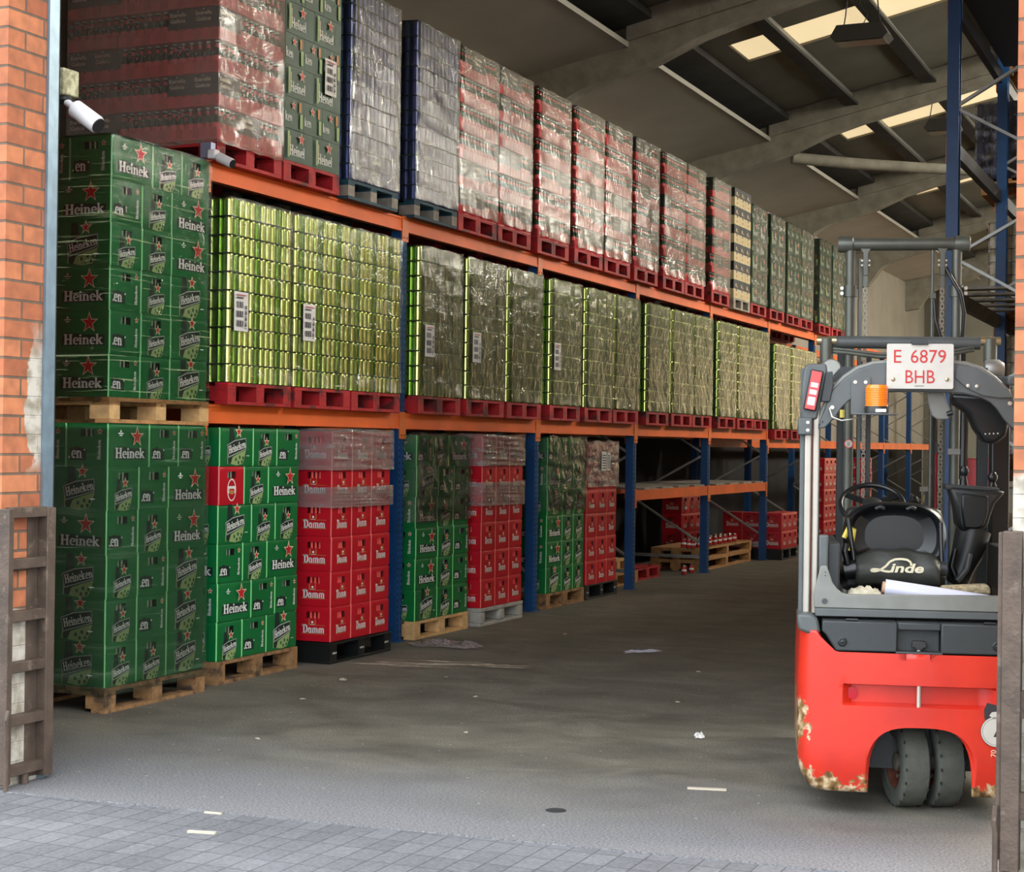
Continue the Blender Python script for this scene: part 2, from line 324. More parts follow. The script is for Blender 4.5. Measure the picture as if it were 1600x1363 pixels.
# ------------------------------------------------------------------ mesh builder
class MB:
    def __init__(s): s.v = []; s.f = []; s.fm = []; s.names = []
    def mi(s, n):
        if n not in s.names: s.names.append(n)
        return s.names.index(n)
    def face(s, pts, m):
        b = len(s.v); s.v += [tuple(p) for p in pts]; s.f.append(tuple(range(b, b+len(pts)))); s.fm.append(s.mi(m))
    def add(s, vs, fs, m):
        b = len(s.v); s.v += [tuple(p) for p in vs]; k = s.mi(m)
        for f in fs: s.f.append(tuple(i+b for i in f)); s.fm.append(k)
    def box(s, x0, x1, y0, y1, z0, z1, m):
        s.add([(x, y, z) for x in (x0, x1) for y in (y0, y1) for z in (z0, z1)], [(0, 1, 3, 2), (4, 6, 7, 5), (0, 4, 5, 1), (2, 3, 7, 6), (0, 2, 6, 4), (1, 5, 7, 3)], m)
    def bar(s, p0, p1, w, h, m, up=(0, 0, 1)):
        p0 = Vector(p0); p1 = Vector(p1); d = (p1-p0).normalized(); up = Vector(up)
        if abs(d.dot(up)) > .98: up = Vector((1, 0, 0))
        a = d.cross(up).normalized()*w/2; c = a.cross(d).normalized()*h/2
        s.add([p+i*a+j*c for p in (p0, p1) for i in (-1, 1) for j in (-1, 1)], [(0, 1, 3, 2), (4, 6, 7, 5), (0, 4, 5, 1), (2, 3, 7, 6), (0, 2, 6, 4), (1, 5, 7, 3)], m)
    def tube(s, pts, r, m, n=12, closed=False):
        pts = [Vector(p) for p in pts]; N = len(pts)
        rs = r if isinstance(r, (list, tuple)) else [r]*N
        prev = None; vs = []
        for i, p in enumerate(pts):
            if closed: d = pts[(i+1) % N]-pts[i-1]
            else: d = pts[min(i+1, N-1)]-pts[max(i-1, 0)]
            d = d.normalized() if d.length > 1e-9 else Vector((0, 0, 1))
            if prev is None:
                a = d.orthogonal().normalized()
            else:
                a = (prev-d*prev.dot(d)); a = a.normalized() if a.length > 1e-6 else d.orthogonal().normalized()
            prev = a; b = d.cross(a)
            vs += [p+(a*math.cos(2*PI*k/n)+b*math.sin(2*PI*k/n))*rs[i] for k in range(n)]
        fs = []
        for i in range(N if closed else N-1):
            j = (i+1) % N
            for k in range(n): fs.append((i*n+k, i*n+(k+1) % n, j*n+(k+1) % n, j*n+k))
        if not closed: fs += [tuple(range(n-1, -1, -1)), tuple((N-1)*n+k for k in range(n))]
        s.add(vs, fs, m)
    def lathe(s, prof, m, c=(0, 0, 0), axis='z', n=24, ms=None):
        """prof = [(r, h)...]; optional material per segment"""
        def P(r, h, t):
            x, y = r*math.cos(t), r*math.sin(t)
            q = (x, y, h) if axis == 'z' else ((h, x, y) if axis == 'x' else (x, h, y))
            return (q[0]+c[0], q[1]+c[1], q[2]+c[2])
        for i in range(len(prof)-1):
            (r0, h0), (r1, h1) = prof[i], prof[i+1]; mm = ms[i] if ms else m
            vs = [P(r0, h0, 2*PI*k/n) for k in range(n)]+[P(r1, h1, 2*PI*k/n) for k in range(n)]
            s.add(vs, [(k, (k+1) % n, n+(k+1) % n, n+k) for k in range(n)], mm)
    def prism(s, poly, d0, d1, m, plane='xz', mside=None):
        """extrude a 2D polygon; plane 'xz' extrudes along y, 'yz' along x, 'xy' along z"""
        def P(a, b, d): return (a, d, b) if plane == 'xz' else ((d, a, b) if plane == 'yz' else (a, b, d))
        n = len(poly)
        s.add([P(a, b, d0) for a, b in poly], [tuple(range(n))], m)
        s.add([P(a, b, d1) for a, b in poly], [tuple(range(n-1, -1, -1))], m)
        s.add([P(a, b, d0) for a, b in poly]+[P(a, b, d1) for a, b in poly], [(i, n+i, n+(i+1) % n, (i+1) % n) for i in range(n)], mside or m)
    def strip(s, outer, inner, d0, d1, m, plane='xz'):
        """thick band between two equally long 2D polylines"""
        def P(a, b, d): return (a, d, b) if plane == 'xz' else ((d, a, b) if plane == 'yz' else (a, b, d))
        n = len(outer)
        vs = [P(*q, d0) for q in outer]+[P(*q, d0) for q in inner]+[P(*q, d1) for q in outer]+[P(*q, d1) for q in inner]
        fs = []
        for i in range(n-1):
            fs += [(i, i+1, n+i+1, n+i), (2*n+i, 3*n+i, 3*n+i+1, 2*n+i+1), (i, 2*n+i, 2*n+i+1, i+1), (n+i, n+i+1, 3*n+i+1, 3*n+i)]
        fs += [(0, n, 3*n, 2*n), (n-1, 3*n-1, 4*n-1, 2*n-1)]
        s.add(vs, fs, m)
    def mesh(s, name, weld=True, smooth=True, ang=38):
        me = bpy.data.meshes.new(name); me.from_pydata(s.v, [], s.f)
        for n in s.names: me.materials.append(MATS[n])
        me.polygons.foreach_set('material_index', s.fm)
        bm = bmesh.new(); bm.from_mesh(me)
        if weld: bmesh.ops.remove_doubles(bm, verts=bm.verts, dist=1e-5)
        bmesh.ops.recalc_face_normals(bm, faces=bm.faces)
        bm.to_mesh(me); bm.free()
        if smooth:
            me.polygons.foreach_set('use_smooth', [True]*len(me.polygons)); me.set_sharp_from_angle(angle=math.radians(ang))
        me.update(); return me
    def build(s, name, parent=None, loc=None, rz=None, bevel=0, **k):
        o = bpy.data.objects.new(name, s.mesh(name, **k)); COL.objects.link(o)
        if parent: o.parent = parent
        if loc: o.location = loc
        if rz is not None: o.rotation_euler = (0, 0, rz)
        if bevel:
            md = o.modifiers.new('bevel', 'BEVEL'); md.width = bevel; md.segments = 2; md.limit_method = 'ANGLE'; md.angle_limit = math.radians(40); md.use_clamp_overlap = True
        return o
def tag(o, label=None, cat=None, group=None, kind=None):
    if label: o['label'] = label
    if cat: o['category'] = cat
    if group: o['group'] = group
    if kind: o['kind'] = kind
    return o
def empty(name, loc=(0, 0, 0), rz=0):
    o = bpy.data.objects.new(name, None); COL.objects.link(o); o.location = loc; o.rotation_euler = (0, 0, rz); o.empty_display_size = .1
    return o
def inst(name, me, parent=None, loc=(0, 0, 0), rz=0, scale=None):
    o = bpy.data.objects.new(name, me); COL.objects.link(o)
    if parent: o.parent = parent
    o.location = loc; o.rotation_euler = (0, 0, rz)
    if scale: o.scale = scale
    return o
def copy_tree(o, parent=None):
    c = o.copy(); COL.objects.link(c)
    if parent: c.parent = parent
    for ch in [x for x in o.children]: copy_tree(ch, c)
    return c

# ------------------------------------------------------------------ lettering and prints (thin ink on faces)
def seg(a, b, w):
    a = Vector(a); b = Vector(b); d = (b-a).normalized(); n = Vector((-d.y, d.x))*w/2
    return [a+n, a-n, b-n, b+n]
def arc(cx, cy, rx, ry, a0, a1, n=9):
    return [(cx+rx*math.cos(math.radians(a0+(a1-a0)*i/n)), cy+ry*math.sin(math.radians(a0+(a1-a0)*i/n))) for i in range(n+1)]
def glyph(ch):
    """slab serif stroke glyphs; returns (advance, [quads]) on a unit cap height"""
    Q = []; w = .15
    def st(x, y0, y1, ww=w): Q.append([(x-ww/2, y0), (x+ww/2, y0), (x+ww/2, y1), (x-ww/2, y1)])
    def hb(x0, x1, y, h=.09): Q.append([(x0, y-h/2), (x1, y-h/2), (x1, y+h/2), (x0, y+h/2)])
    def poly(pts, ww=w):
        for i in range(len(pts)-1): Q.append(seg(pts[i], pts[i+1], ww))
    if ch == 'H': st(.13, 0, 1, .17); st(.51, 0, 1, .17); hb(.13, .51, .5, .12); [hb(x-.14, x+.14, y, .09) for x in (.13, .51) for y in (.045, .955)]; return .68, Q
    if ch == 'e': poly(arc(.24, .34, .17, .30, 0, 310, 14), .13); hb(.10, .40, .36, .08); return .46, Q
    if ch == 'i': st(.12, 0, .66); hb(.0, .24, .045); hb(.0, .14, .62); st(.12, .78, .95, .16); return .27, Q
    if ch == 'n': st(.12, 0, .66); hb(.0, .24, .045); hb(0, .14, .62); poly([(.14, .5), (.24, .61), (.36, .58), (.41, .48)], .12); st(.40, 0, .5); hb(.30, .52, .045); return .55, Q
    if ch == 'k': st(.12, 0, 1); hb(0, .24, .045); hb(0, .14, .95); poly([(.16, .30), (.40, .62)], .12); hb(.30, .50, .62); poly([(.24, .38), (.44, .03)], .15); hb(.36, .56, .045); return .57, Q
    if ch == 'l': st(.12, 0, 1); hb(0, .24, .045); hb(0, .14, .95); return .27, Q
    if ch == 'D': st(.14, 0, 1, .18); hb(0, .3, .05); hb(0, .3, .95); poly([(.14, .95)]+arc(.26, .5, .26, .45, 90, -90, 10)+[(.14, .05)], .16); poly([(-.05, .8), (.1, 1.02)], .08); return .62, Q
    if ch == 'a': poly(arc(.20, .30, .13, .24, 60, 300, 10), .13); st(.36, 0, .6); poly([(.08, .55), (.2, .63), (.36, .55)], .11); hb(.3, .47, .05); return .50, Q
    if ch == 'm': [st(x, 0, .6, .14) for x in (.12, .38, .64)]; poly([(.12, .55), (.25, .64), (.38, .55), (.51, .64), (.64, .55)], .11); [hb(x-.09, x+.11, .045) for x in (.12, .38, .64)]; return .78, Q
    return .3, Q
class Print:
    """2D layered artwork; built facing -Y (u to the right, v up)"""
    def __init__(s): s.mb = MB(); s.k = 0
    def poly(s, pts, m, z=None):
        s.k += 1; d = -(.0008+.0002*(s.k if z is None else z))
        s.mb.face([(p[0], d, p[1]) for p in pts], m)
    def rect(s, x0, x1, y0, y1, m): s.poly([(x0, y0), (x1, y0), (x1, y1), (x0, y1)], m)
    def text(s, t, x, y, h, m, cond=1.0, rot=0, gap=1.0):
        cx = 0; c, sn = math.cos(rot), math.sin(rot); s.k += 1; z = s.k
        for ch in t:
            a, Q = glyph(ch)
            for q in Q:
                pts = []
                for p in q:
                    u = (cx+p[0])*h*cond; v = p[1]*h; pts.append((x+u*c-v*sn, y+u*sn+v*c))
                s.poly(pts, m, z)
            cx += a*gap
        return cx*h*cond
    def star(s, cx, cy, r, m, k=.40):
        s.poly([(cx+(r if i % 2 == 0 else r*k)*math.sin(PI*i/5), cy+(r if i % 2 == 0 else r*k)*math.cos(PI*i/5)) for i in range(10)], m)
    def ell(s, cx, cy, rx, ry, m, a0=0, a1=360, n=20):
        s.poly([(cx+rx*math.cos(math.radians(a0+(a1-a0)*i/n)), cy+ry*math.sin(math.radians(a0+(a1-a0)*i/n))) for i in range(n)], m)
    def font(s, t, x, y, h, m, rot=0, width=None, off=0.0):
        cu = bpy.data.curves.new('t', 'FONT'); cu.body = t; cu.size = 1; cu.offset = off; cu.resolution_u = 3
        o = bpy.data.objects.new('t', cu); me = o.to_mesh(); s.k += 1; d = -(.0008+.0002*s.k)
        xs = [v.co.x for v in me.vertices]; sx = h/.7 if width is None else width/(max(xs)-min(xs)); x0 = min(xs)
        c, sn = math.cos(rot), math.sin(rot)
        vs = []
        for v in me.vertices:
            u = (v.co.x-x0)*sx; w = v.co.y*h/.7; vs.append((x+u*c-w*sn, d, y+u*sn+w*c))
        s.mb.add(vs, [tuple(p.vertices) for p in me.polygons], m)
        o.to_mesh_clear(); bpy.data.objects.remove(o); bpy.data.curves.remove(cu)
    def mesh(s, name): return s.mb.mesh(name, smooth=False, weld=False)
CH = .2565   # crate height
def emblem(p, cx, cy, s):
    """bottle with red star, slanted dark banner and hop leaves"""
    p.poly([(cx-.105*s, cy-.10*s), (cx-.06*s, cy-.12*s), (cx-.02*s, cy+.02*s), (cx-.04*s, cy+.13*s), (cx-.085*s, cy+.13*s), (cx-.09*s, cy+.05*s)], 'print_dark')
    p.poly([(cx-.112*s, cy-.11*s), (cx-.103*s, cy-.115*s), (cx-.100*s, cy+.0*s), (cx-.108*s, cy-.0*s)], 'print_pale_green')
    p.ell(cx+.03*s, cy-.03*s, .085*s, .09*s, 'print_bottle_green')
    p.poly([(cx-.07*s, cy-.115*s), (cx+.0*s, cy-.125*s), (cx+.07*s, cy-.115*s), (cx+.095*s, cy-.07*s), (cx+.11*s, cy-.02*s), (cx+.02*s, cy-.045*s), (cx-.05*s, cy-.07*s)], 'print_pale_green')
    for a, b in ((-.01, -.085), (.035, -.07), (.075, -.075), (.02, -.105), (.06, -.10)): p.ell(cx+a*s, cy+b*s, .011*s, .013*s, 'print_bottle_green', n=7)
    p.star(cx+.02*s, cy+.10*s, .048*s, 'print_star_edge'); p.star(cx+.02*s, cy+.10*s, .030*s, 'print_star')
    t = .22; c, sn = math.cos(t), math.sin(t)
    def R(u, v): return (cx+(u*c-v*sn)*s, cy+(u*sn+v*c)*s)
    p.poly([R(-.113, -.049), R(.104, -.038), R(.117, .035), R(-.02, .049), R(-.113, .037)], 'print_border')
    p.poly([R(-.108, -.043), R(.100, -.033), R(.112, .030), R(-.02, .043), R(-.108, .032)], 'print_dark')
    q = R(-.100, -.026); p.text('Heineken', q[0], q[1], .052*s, 'print_white', .98, t)
def wide_word():
    p = Print()
    p.poly([(-.145, .045), (.165, .045), (.165, .106), (.10, .109), (.02, .112), (-.10, .121), (-.145, .103)], 'print_dark')
    p.text('Heinek', -.128, .052, .062, 'print_white', 1.52, gap=1.0)
    p.star(.062, .180, .068, 'print_star_edge'); p.star(.062, .179, .052, 'print_star')
    p.poly([(-.105, .205), (-.095, .222), (-.085, .205)], 'print_white'); p.rect(-.12, -.07, .196, .201, 'print_white'); p.rect(-.108, -.082, .184, .190, 'print_white')
    return p.mesh('logo_print')
def wide_emblem():
    p = Print(); emblem(p, 0, .13, 1.0); p.rect(.09, .125, .068, .072, 'print_white'); return p.mesh('emblem_print')
def narrow_word():
    p = Print()
    p.poly([(-.125, .040), (-.005, .040), (-.002, .108), (-.05, .112), (-.085, .122), (-.09, .112), (-.125, .112)], 'print_dark')
    p.text('en', -.112, .050, .068, 'print_white', 1.15); p.rect(-.128, -.118, .05, .062, 'print_white'); p.ell(-.012, .10, .006, .006, 'print_white', n=8)
    p.star(.095, .208, .022, 'print_star_edge'); p.star(.095, .208, .013, 'print_star')
    p.text('Heineken', .104, .045, .026, 'print_white', 1.10, PI/2)
    return p.mesh('logo_print')
def narrow_emblem():
    p = Print(); emblem(p, .0, .090, .74); return p.mesh('emblem_print')
def damm_print(wd):
    p = Print(); w = .285*wd
    p.rect(-w*.37, w*.37, .055, .058, 'print_gold'); p.rect(-w*.37, w*.37, .118, .121, 'print_gold')
    p.text('Damm', -w*.31, .060, .062, 'print_white', 1.08*wd/.95, gap=1.0)
    p.ell(0, .142, .009, .009, 'print_white', n=8); p.rect(-.02*wd, .02*wd, .124, .127, 'print_white')
    p.rect(-.03*wd, -.022*wd, .128, .165, 'print_gold'); p.rect(.022*wd, .03*wd, .128, .165, 'print_gold')
    return p.mesh('logo_print')
def oval_print():
    p = Print(); p.ell(0, .10, .052, .075, 'print_white'); p.ell(0, .10, .044, .066, 'crate_red'); p.rect(-.042, .042, .08, .125, 'print_white'); p.rect(-.03, .03, .095, .108, 'crate_red')
    p.ell(0, .10, .036, .03, 'print_gold', 180, 360); return p.mesh('logo_print')

def crate_mesh(name, lx, ly, green=True, holes='x', hw=.095, hz=(.178, .222)):
    """closed plastic crate, local length along X; real hand holes in the named sides"""
    body, dark, edge = ('crate_green', 'crate_hole_shade', 'crate_edge_glint') if green else ('crate_red', 'crate_red_hole_shade', 'crate_red_edge_glint')
    mb = MB(); X, Y = lx/2-.0012, ly/2-.0012; c = .006
    zs = [(0, .004), (.005, .004), (.005, .001), (.014, .0), (hz[0], .0), (hz[1], .0), (.243, .0), (.249, .002), (.249, .005), (CH-.0005, .005)]
    def ring(z, o):
        x, y = X-o, Y-o
        return [(x, -y+c, z), (x, -hw/2, z), (x, hw/2, z), (x, y-c, z), (x-c, y, z), (hw/2, y, z), (-hw/2, y, z), (-x+c, y, z),
                (-x, y-c, z), (-x, hw/2, z), (-x, -hw/2, z), (-x, -y+c, z), (-x+c, -y, z), (-hw/2, -y, z), (hw/2, -y, z), (x-c, -y, z)]
    R = [ring(*q) for q in zs]
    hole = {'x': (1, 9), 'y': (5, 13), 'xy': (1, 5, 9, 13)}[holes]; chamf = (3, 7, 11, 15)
    for i in range(len(R)-1):
        for k in range(16):
            if i == 4 and k in hole:
                a, b, c2, d = [Vector(q) for q in (R[i][k], R[i][(k+1) % 16], R[i+1][(k+1) % 16], R[i+1][k])]
                n = (b-a).cross(d-a).normalized(); e = [q-n*.05 for q in (a, b, c2, d)]
                for p, q, r2, s2 in ((a, b, e[1], e[0]), (b, c2, e[2], e[1]), (c2, d, e[3], e[2]), (d, a, e[0], e[3])): mb.face([p, q, r2, s2], dark)
                mb.face(e, dark); continue
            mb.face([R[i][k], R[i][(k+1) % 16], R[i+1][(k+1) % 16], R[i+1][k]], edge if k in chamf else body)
    mb.face(R[-1], body); mb.face(R[0], body)
    return mb.mesh(name, ang=25)
CR_G = crate_mesh('beer_crate', .4, .3); CR_R = crate_mesh('beer_crate', .4, .3, False)
CR_D = crate_mesh('beer_crate', .29, .297, False, 'xy', .11, (.168, .215))
P_WW, P_WE, P_NW, P_NE = wide_word(), wide_emblem(), narrow_word(), narrow_emblem()
P_DW, P_DN, P_OV = damm_print(.95), damm_print(.76), oval_print()
def neck_mesh(red):
    mb = MB(); k = 1 if red else .62; mb.lathe([(.0, .245), (.011*k, .245), (.012*k, .232), (.011*k, .20), (.014*k, .17), (.018*k, .15)], 'glass_neck', n=10, ms=(['cap_red', 'cap_red'] if red else ['print_white']*2)+['glass_neck']*3 if not red else ['cap_red']*5)
    return mb.mesh('bottle')
NK_G, NK_R = neck_mesh(False), neck_mesh(True)

ROWN = ['bottom row', 'second row up', 'third row up', 'fourth row up', 'fifth row up', 'top row']
POSN = ['near corner', 'middle column', 'far column']
def put_crate(kind, face, loc, rz, label, group, left=True, aisle=True):
    """kind: G (lettered), E (emblem), O (red oval), D (red); face: which side shows to the aisle, W wide or N narrow"""
    me = {'G': CR_G, 'E': CR_G, 'O': CR_R, 'D': CR_D}[kind]
    root = inst('beer_crate', me, None, loc, rz); tag(root, label, 'crate', group)
    pw = {'G': P_WW, 'E': P_WE, 'O': None, 'D': P_DW}[kind]; pn = {'G': P_NW, 'E': P_NE, 'O': P_OV, 'D': P_DN}[kind]
    pnm = 'logo_print' if kind != 'E' else 'emblem_print'
    hy = .1485 if kind == 'D' else .15
    wide = (aisle and face == 'W') or (left and face == 'N'); nar = (aisle and face == 'N') or (left and face == 'W')
    if wide and pw: inst(pnm, pw, root, (0, -hy+.001, 0), 0)
    if nar:
        sgn = 1 if face == 'N' else -1
        hx = .144 if kind == 'D' else .199
        inst(pnm, pn, root, (sgn*hx, 0, 0), sgn*PI/2)
        for dy in ((-.012, .022) if kind != 'D' else (-.03, .0, .03)):
            inst('bottle', NK_R if kind == 'D' else NK_G, root, (sgn*(hx-.023), dy, -.012), 0)
    if kind == 'D' and wide:
        for dx in (-.033, .0, .033): inst('bottle', NK_R, root, (dx, -.122, -.012), 0)
    return root
LOOK = {('G', 'W'): 'green crate lettered large with red star', ('G', 'N'): 'green crate with end lettering', ('E', 'W'): 'green crate with large bottle emblem',
        ('E', 'N'): 'green crate with small bottle emblem', ('O', 'N'): 'red crate with white oval badge', ('D', 'N'): 'red crate with white lettering'}
def crate_stack(rows, xf, y0, z0, where, group, side=1, ch=CH):
    """rows bottom to top, each a string like 'EN EN GW'; aisle face at x = xf, near edge at y = y0"""
    for r, row in enumerate(rows):
        y = y0; toks = row.split(); jit = random.uniform(-.004, .004)
        for k, t in enumerate(toks):
            kind, face = t[0], t[1]; wy = .4 if face == 'W' else (.297 if kind == 'D' else .3); dx = (.3 if face == 'W' else .4) if kind != 'D' else .29
            rz = PI/2 if face == 'W' else 0; z = z0+r*ch
            loc = (xf-dx/2+jit, y+wy/2, z)
            zs = (1, 1, min(1, (ch-.0006)/CH))
            put_crate(kind, face, loc, rz, f"{LOOK[(kind, face)]}, {ROWN[r]}, {POSN[k]}, {where}", group, left=(k == 0)).scale = zs
            if k == 0:
                for s in range(side):
                    l2 = (xf-dx/2-(s+1)*dx+jit, y+wy/2, z)
                    put_crate(kind if kind != 'O' else 'G', face, l2, rz, f"{'red' if kind=='D' else 'green'} crate, {ROWN[r]}, {['second','third','fourth'][s]} from corner, end of {where}", group, left=True, aisle=False).scale = zs
            y += wy
def rows(*top_down): return list(reversed(top_down))

# ------------------------------------------------------------------ pallets
def pallet(matn, loc, w, d, h, label, group, name='wooden_pallet', boards=True, matb=None):
    """w along Y (aisle side), d along X (back into the rack); origin at the aisle-near corner"""
    root = empty(name, loc); tag(root, label, 'pallet', group); matb = matb or matn
    ht = h*.15; hb = h*.15
    mb = MB()
    for i in range(7):
        x0 = -d+i*(d-.10)/6; mb.box(x0, x0+.10, 0, w, h-ht, h, matn)
    for y0 in (0, w/2-.05, w-.10): mb.box(-d, 0, y0, y0+.10, h-2*ht, h-ht-.001, matn)
    mb.build('deck', root)
    bl = MB(); bl.box(-.07, .07, -.05, .05, 0, h-2*ht-hb-.002, matb); bm_ = bl.mesh('block')
    for y in (.05, w/2, w-.05):
        for x in (-.07, -d/2, -d+.07): inst('block', bm_, root, (x, y, hb+.001))
    rn = MB(); rn.box(-.10, 0, 0, w, 0, hb, matn); rm = rn.mesh('bottom_board')
    for x in (0, -d/2+.05, -d+.10): inst('bottom_board', rm, root, (x, 0, 0))
    return root
PAL_PROTO = {}
def load_pallet(matn, loc, w, label, group, matb=None):
    key = (matn, round(w, 2))
    if key in PAL_PROTO:
        r = copy_tree(PAL_PROTO[key]); r.location = loc; tag(r, label, 'pallet', group); return r
    r = pallet(matn, loc, w, 1.15, .145, label, group, matb=matb); PAL_PROTO[key] = r; return r

# ------------------------------------------------------------------ building shell
XL, XR, YF, YB = -7.6, 7.6, 6.41, 44.0
S = .22
def roof_z(x): return 6.13+S*(x+6.4)
def struct(o): o['kind'] = 'structure'; return o
RIDGE = 0.6
def build_shell():
    mb = MB(); mb.add([(-9.5, 5.58, 0), (XR, 7.0, 0), (XR, YB, 0), (-9.5, YB, 0), (-9.5, 5.58, -.2), (XR, 7.0, -.2), (XR, YB, -.2), (-9.5, YB, -.2)], [(0, 1, 2, 3), (0, 4, 5, 1)], 'floor_concrete')
    struct(mb.build('floor', smooth=False))
    mb = MB(); mb.box(XL, XL+.012, YF, YB-.3, 0, 1.70, 'wall_shade'); struct(mb.build('trim_90', smooth=False))  # dark sheet painting the shade at the back of the bays
    mb = MB(); mb.box(XR+.2, 16, 8, YB, -.02, -.004, 'bounce_white'); struct(mb.build('trim_91', smooth=False))  # unseen white slab outside, added to reflect light indoors
    mb = MB(); mb.box(-60, 60, -60, 60, -.3, -.006, 'paving'); struct(mb.build('trim_1', smooth=False))
    def wall(name, m, *a):
        mb = MB(); mb.box(*a, m); return struct(mb.build(name, smooth=False))
    zr = roof_z(RIDGE)
    wall('wall_left', 'plaster', XL-.2, XL, YF, YB, -.1, roof_z(XL)+.3)
    # right wall, out of view, with three door openings added for daylight
    for i, (a, b) in enumerate(((YF, 14), (19, 23), (28, 32), (37, YB))): wall('wall_right' if i == 0 else f'wall_right_{i}', 'bounce_white', XR, XR+.2, a, b, -.1, 7.0)
    for i, (a, b) in enumerate(((14, 19), (23, 28), (32, 37))): wall(f'wall_right_top_{i}', 'bounce_white', XR, XR+.2, a, b, 4.6, 7.0)
    wall('wall_back', 'wall_gray', XL-.2, XR+.2, YB, YB+.2, -.1, 8.2)
    # added wall blocking side light, and warm translucent panels in the rear gable
    wall('wall_light_block', 'wall_gray', -.60, -.45, 10.5, 40, 0, 4.7)
    mb = MB(); mb.box(-3.4, -.3, YB-.03, YB-.005, 1.0, 4.8, 'gable_sheet'); struct(mb.build('window_90', smooth=False))
    # front wall: pier left of the doorway, pier right of it, lintel above
    wall('wall_front', 'brick_front', XL-.2, -5.18, 6.22, 6.335, -.1, 8.0)
    wall('wall_front_right', 'brick_front', -.776, XR+.2, 6.40, 6.62, -.1, 8.0)
    wall('wall_front_top', 'brick_front', -5.15, -.777, 6.22, YF, 4.75, 8.0)
    mb = MB(); mb.box(-5.45, -5.15, 5.975, 6.24, 0, 4.75, 'brick_reveal'); struct(mb.build('wall_reveal', smooth=False))
    # steel door jamb and black rubber seal
    mb = MB(); mb.box(-5.30, -5.135, 6.242, 6.275, 0, 4.74, 'steel_blue'); mb.box(-5.30, -5.15, 6.275, 6.33, 0, 4.74, 'steel_blue'); struct(mb.build('trim_2'))
    mb = MB(); mb.box(-5.30, -5.156, 6.3305, 6.345, 0, 4.74, 'rubber'); struct(mb.build('trim_3'))
    # roof skin (sheets), two slopes
    mb = MB(); zl, zc = roof_z(XL-.2)+.16, roof_z(RIDGE)+.16; zrr = zc-S*(XR+.2-RIDGE)
    sky = []   # skylight openings (y0,y1)
    cuts = [(13.3, 14.2), (19.36, 20.27), (25.1, 26.0), (31.2, 32.1), (37.3, 38.2)]
    ys = [YF-.2]
    for a, b in cuts: ys += [a, b]
    ys.append(YB+.2)
    x0s, x1s = -5.72, -.5
    def zz(x): return roof_z(x)+.16 if x <= RIDGE else zc-S*(x-RIDGE)
    for i in range(len(ys)-1):
        a, b = ys[i], ys[i+1]
        if i % 2 == 0: spans = [(XL-.2, RIDGE), (RIDGE, XR+.2)]
        else: spans = [(XL-.2, x0s), (x1s, RIDGE), (RIDGE, 1.6), (6.4, XR+.2)]
        for p, q in spans:
            mb.add([(p, a, zz(p)), (q, a, zz(q)), (q, b, zz(q)), (p, b, zz(p)), (p, a, zz(p)+.06), (q, a, zz(q)+.06), (q, b, zz(q)+.06), (p, b, zz(p)+.06)],
                   [(0, 1, 2, 3), (4, 7, 6, 5), (0, 4, 5, 1), (1, 5, 6, 2), (2, 6, 7, 3), (3, 7, 4, 0)], 'roof_sheet')
    struct(mb.build('ceiling', smooth=False))
    n = 0
    for a, b in cuts:
        for p, q, mm in ((x0s, x1s, 'skylight_sheet'), (1.6, 6.4, 'skylight_unseen_fill')):
            n += 1; mb = MB(); mb.add([(p, a, zz(p)+.03), (q, a, zz(q)+.03), (q, b, zz(q)+.03), (p, b, zz(p)+.03)], [(0, 1, 2, 3)], mm)
            struct(mb.build(f'window_{n}', smooth=False))
    # ceiling boards along the left wall, below the roof, with a pale rim
    mb = MB(); zp = lambda x: 6.0+.20*(x+6.23)-.02
    xe = -6.23
    mb.add([(XL, YF, zp(XL)), (xe, YF, zp(xe)), (xe, YB, zp(xe)), (XL, YB, zp(XL)), (XL, YF, zp(XL)+.03), (xe, YF, zp(xe)+.03), (xe, YB, zp(xe)+.03), (XL, YB, zp(XL)+.03)],
           [(0, 1, 2, 3), (4, 7, 6, 5), (0, 4, 5, 1), (1, 5, 6, 2), (2, 6, 7, 3), (3, 7, 4, 0)], 'panel_light')
    struct(mb.build('trim_4', smooth=False))
    mb = MB(); mb.box(xe, xe+.02, YF, YB, zp(xe)-.01, zp(xe)+.05, 'panel_rim'); struct(mb.build('trim_5'))
    k = 6
    # dark eaves strip: steel gutter beam over the board edge
    mb = MB()
    for (p, q) in ((-6.42, -5.93),):
        mb.add([(p, YF, roof_z(p)+.02), (q, YF, roof_z(q)+.02), (q, YB, roof_z(q)+.02), (p, YB, roof_z(p)+.02), (p, YF, roof_z(p)+.10), (q, YF, roof_z(q)+.10), (q, YB, roof_z(q)+.10), (p, YB, roof_z(p)+.10)],
               [(0, 1, 2, 3), (4, 7, 6, 5), (0, 4, 5, 1), (1, 5, 6, 2), (2, 6, 7, 3), (3, 7, 4, 0)], 'roof_dark')
    struct(mb.build(f'trim_{k}')); k += 1
    # purlins
    for x in (-5.05, -3.98, -2.9, -1.8, -.7, .5, 1.7, 2.9, 4.1, 5.3, 6.5):
        mb = MB(); z = zz(x)-.02
        for a, b in zip([YF, 11.4, 17.4, 23.4, 29.4, 35.4], [11.2, 17.2, 23.2, 29.2, 35.2, YB]):
            mb.box(x-.02, x+.02, a, b, z-.16, z, 'galv'); mb.box(x-.10, x+.10, a, b, z-.17, z-.15, 'roof_dark'); mb.box(x+.02, x+.10, a, b, z-.15, z-.13, 'roof_dark')
        struct(mb.build(f'trim_{k}')); k += 1
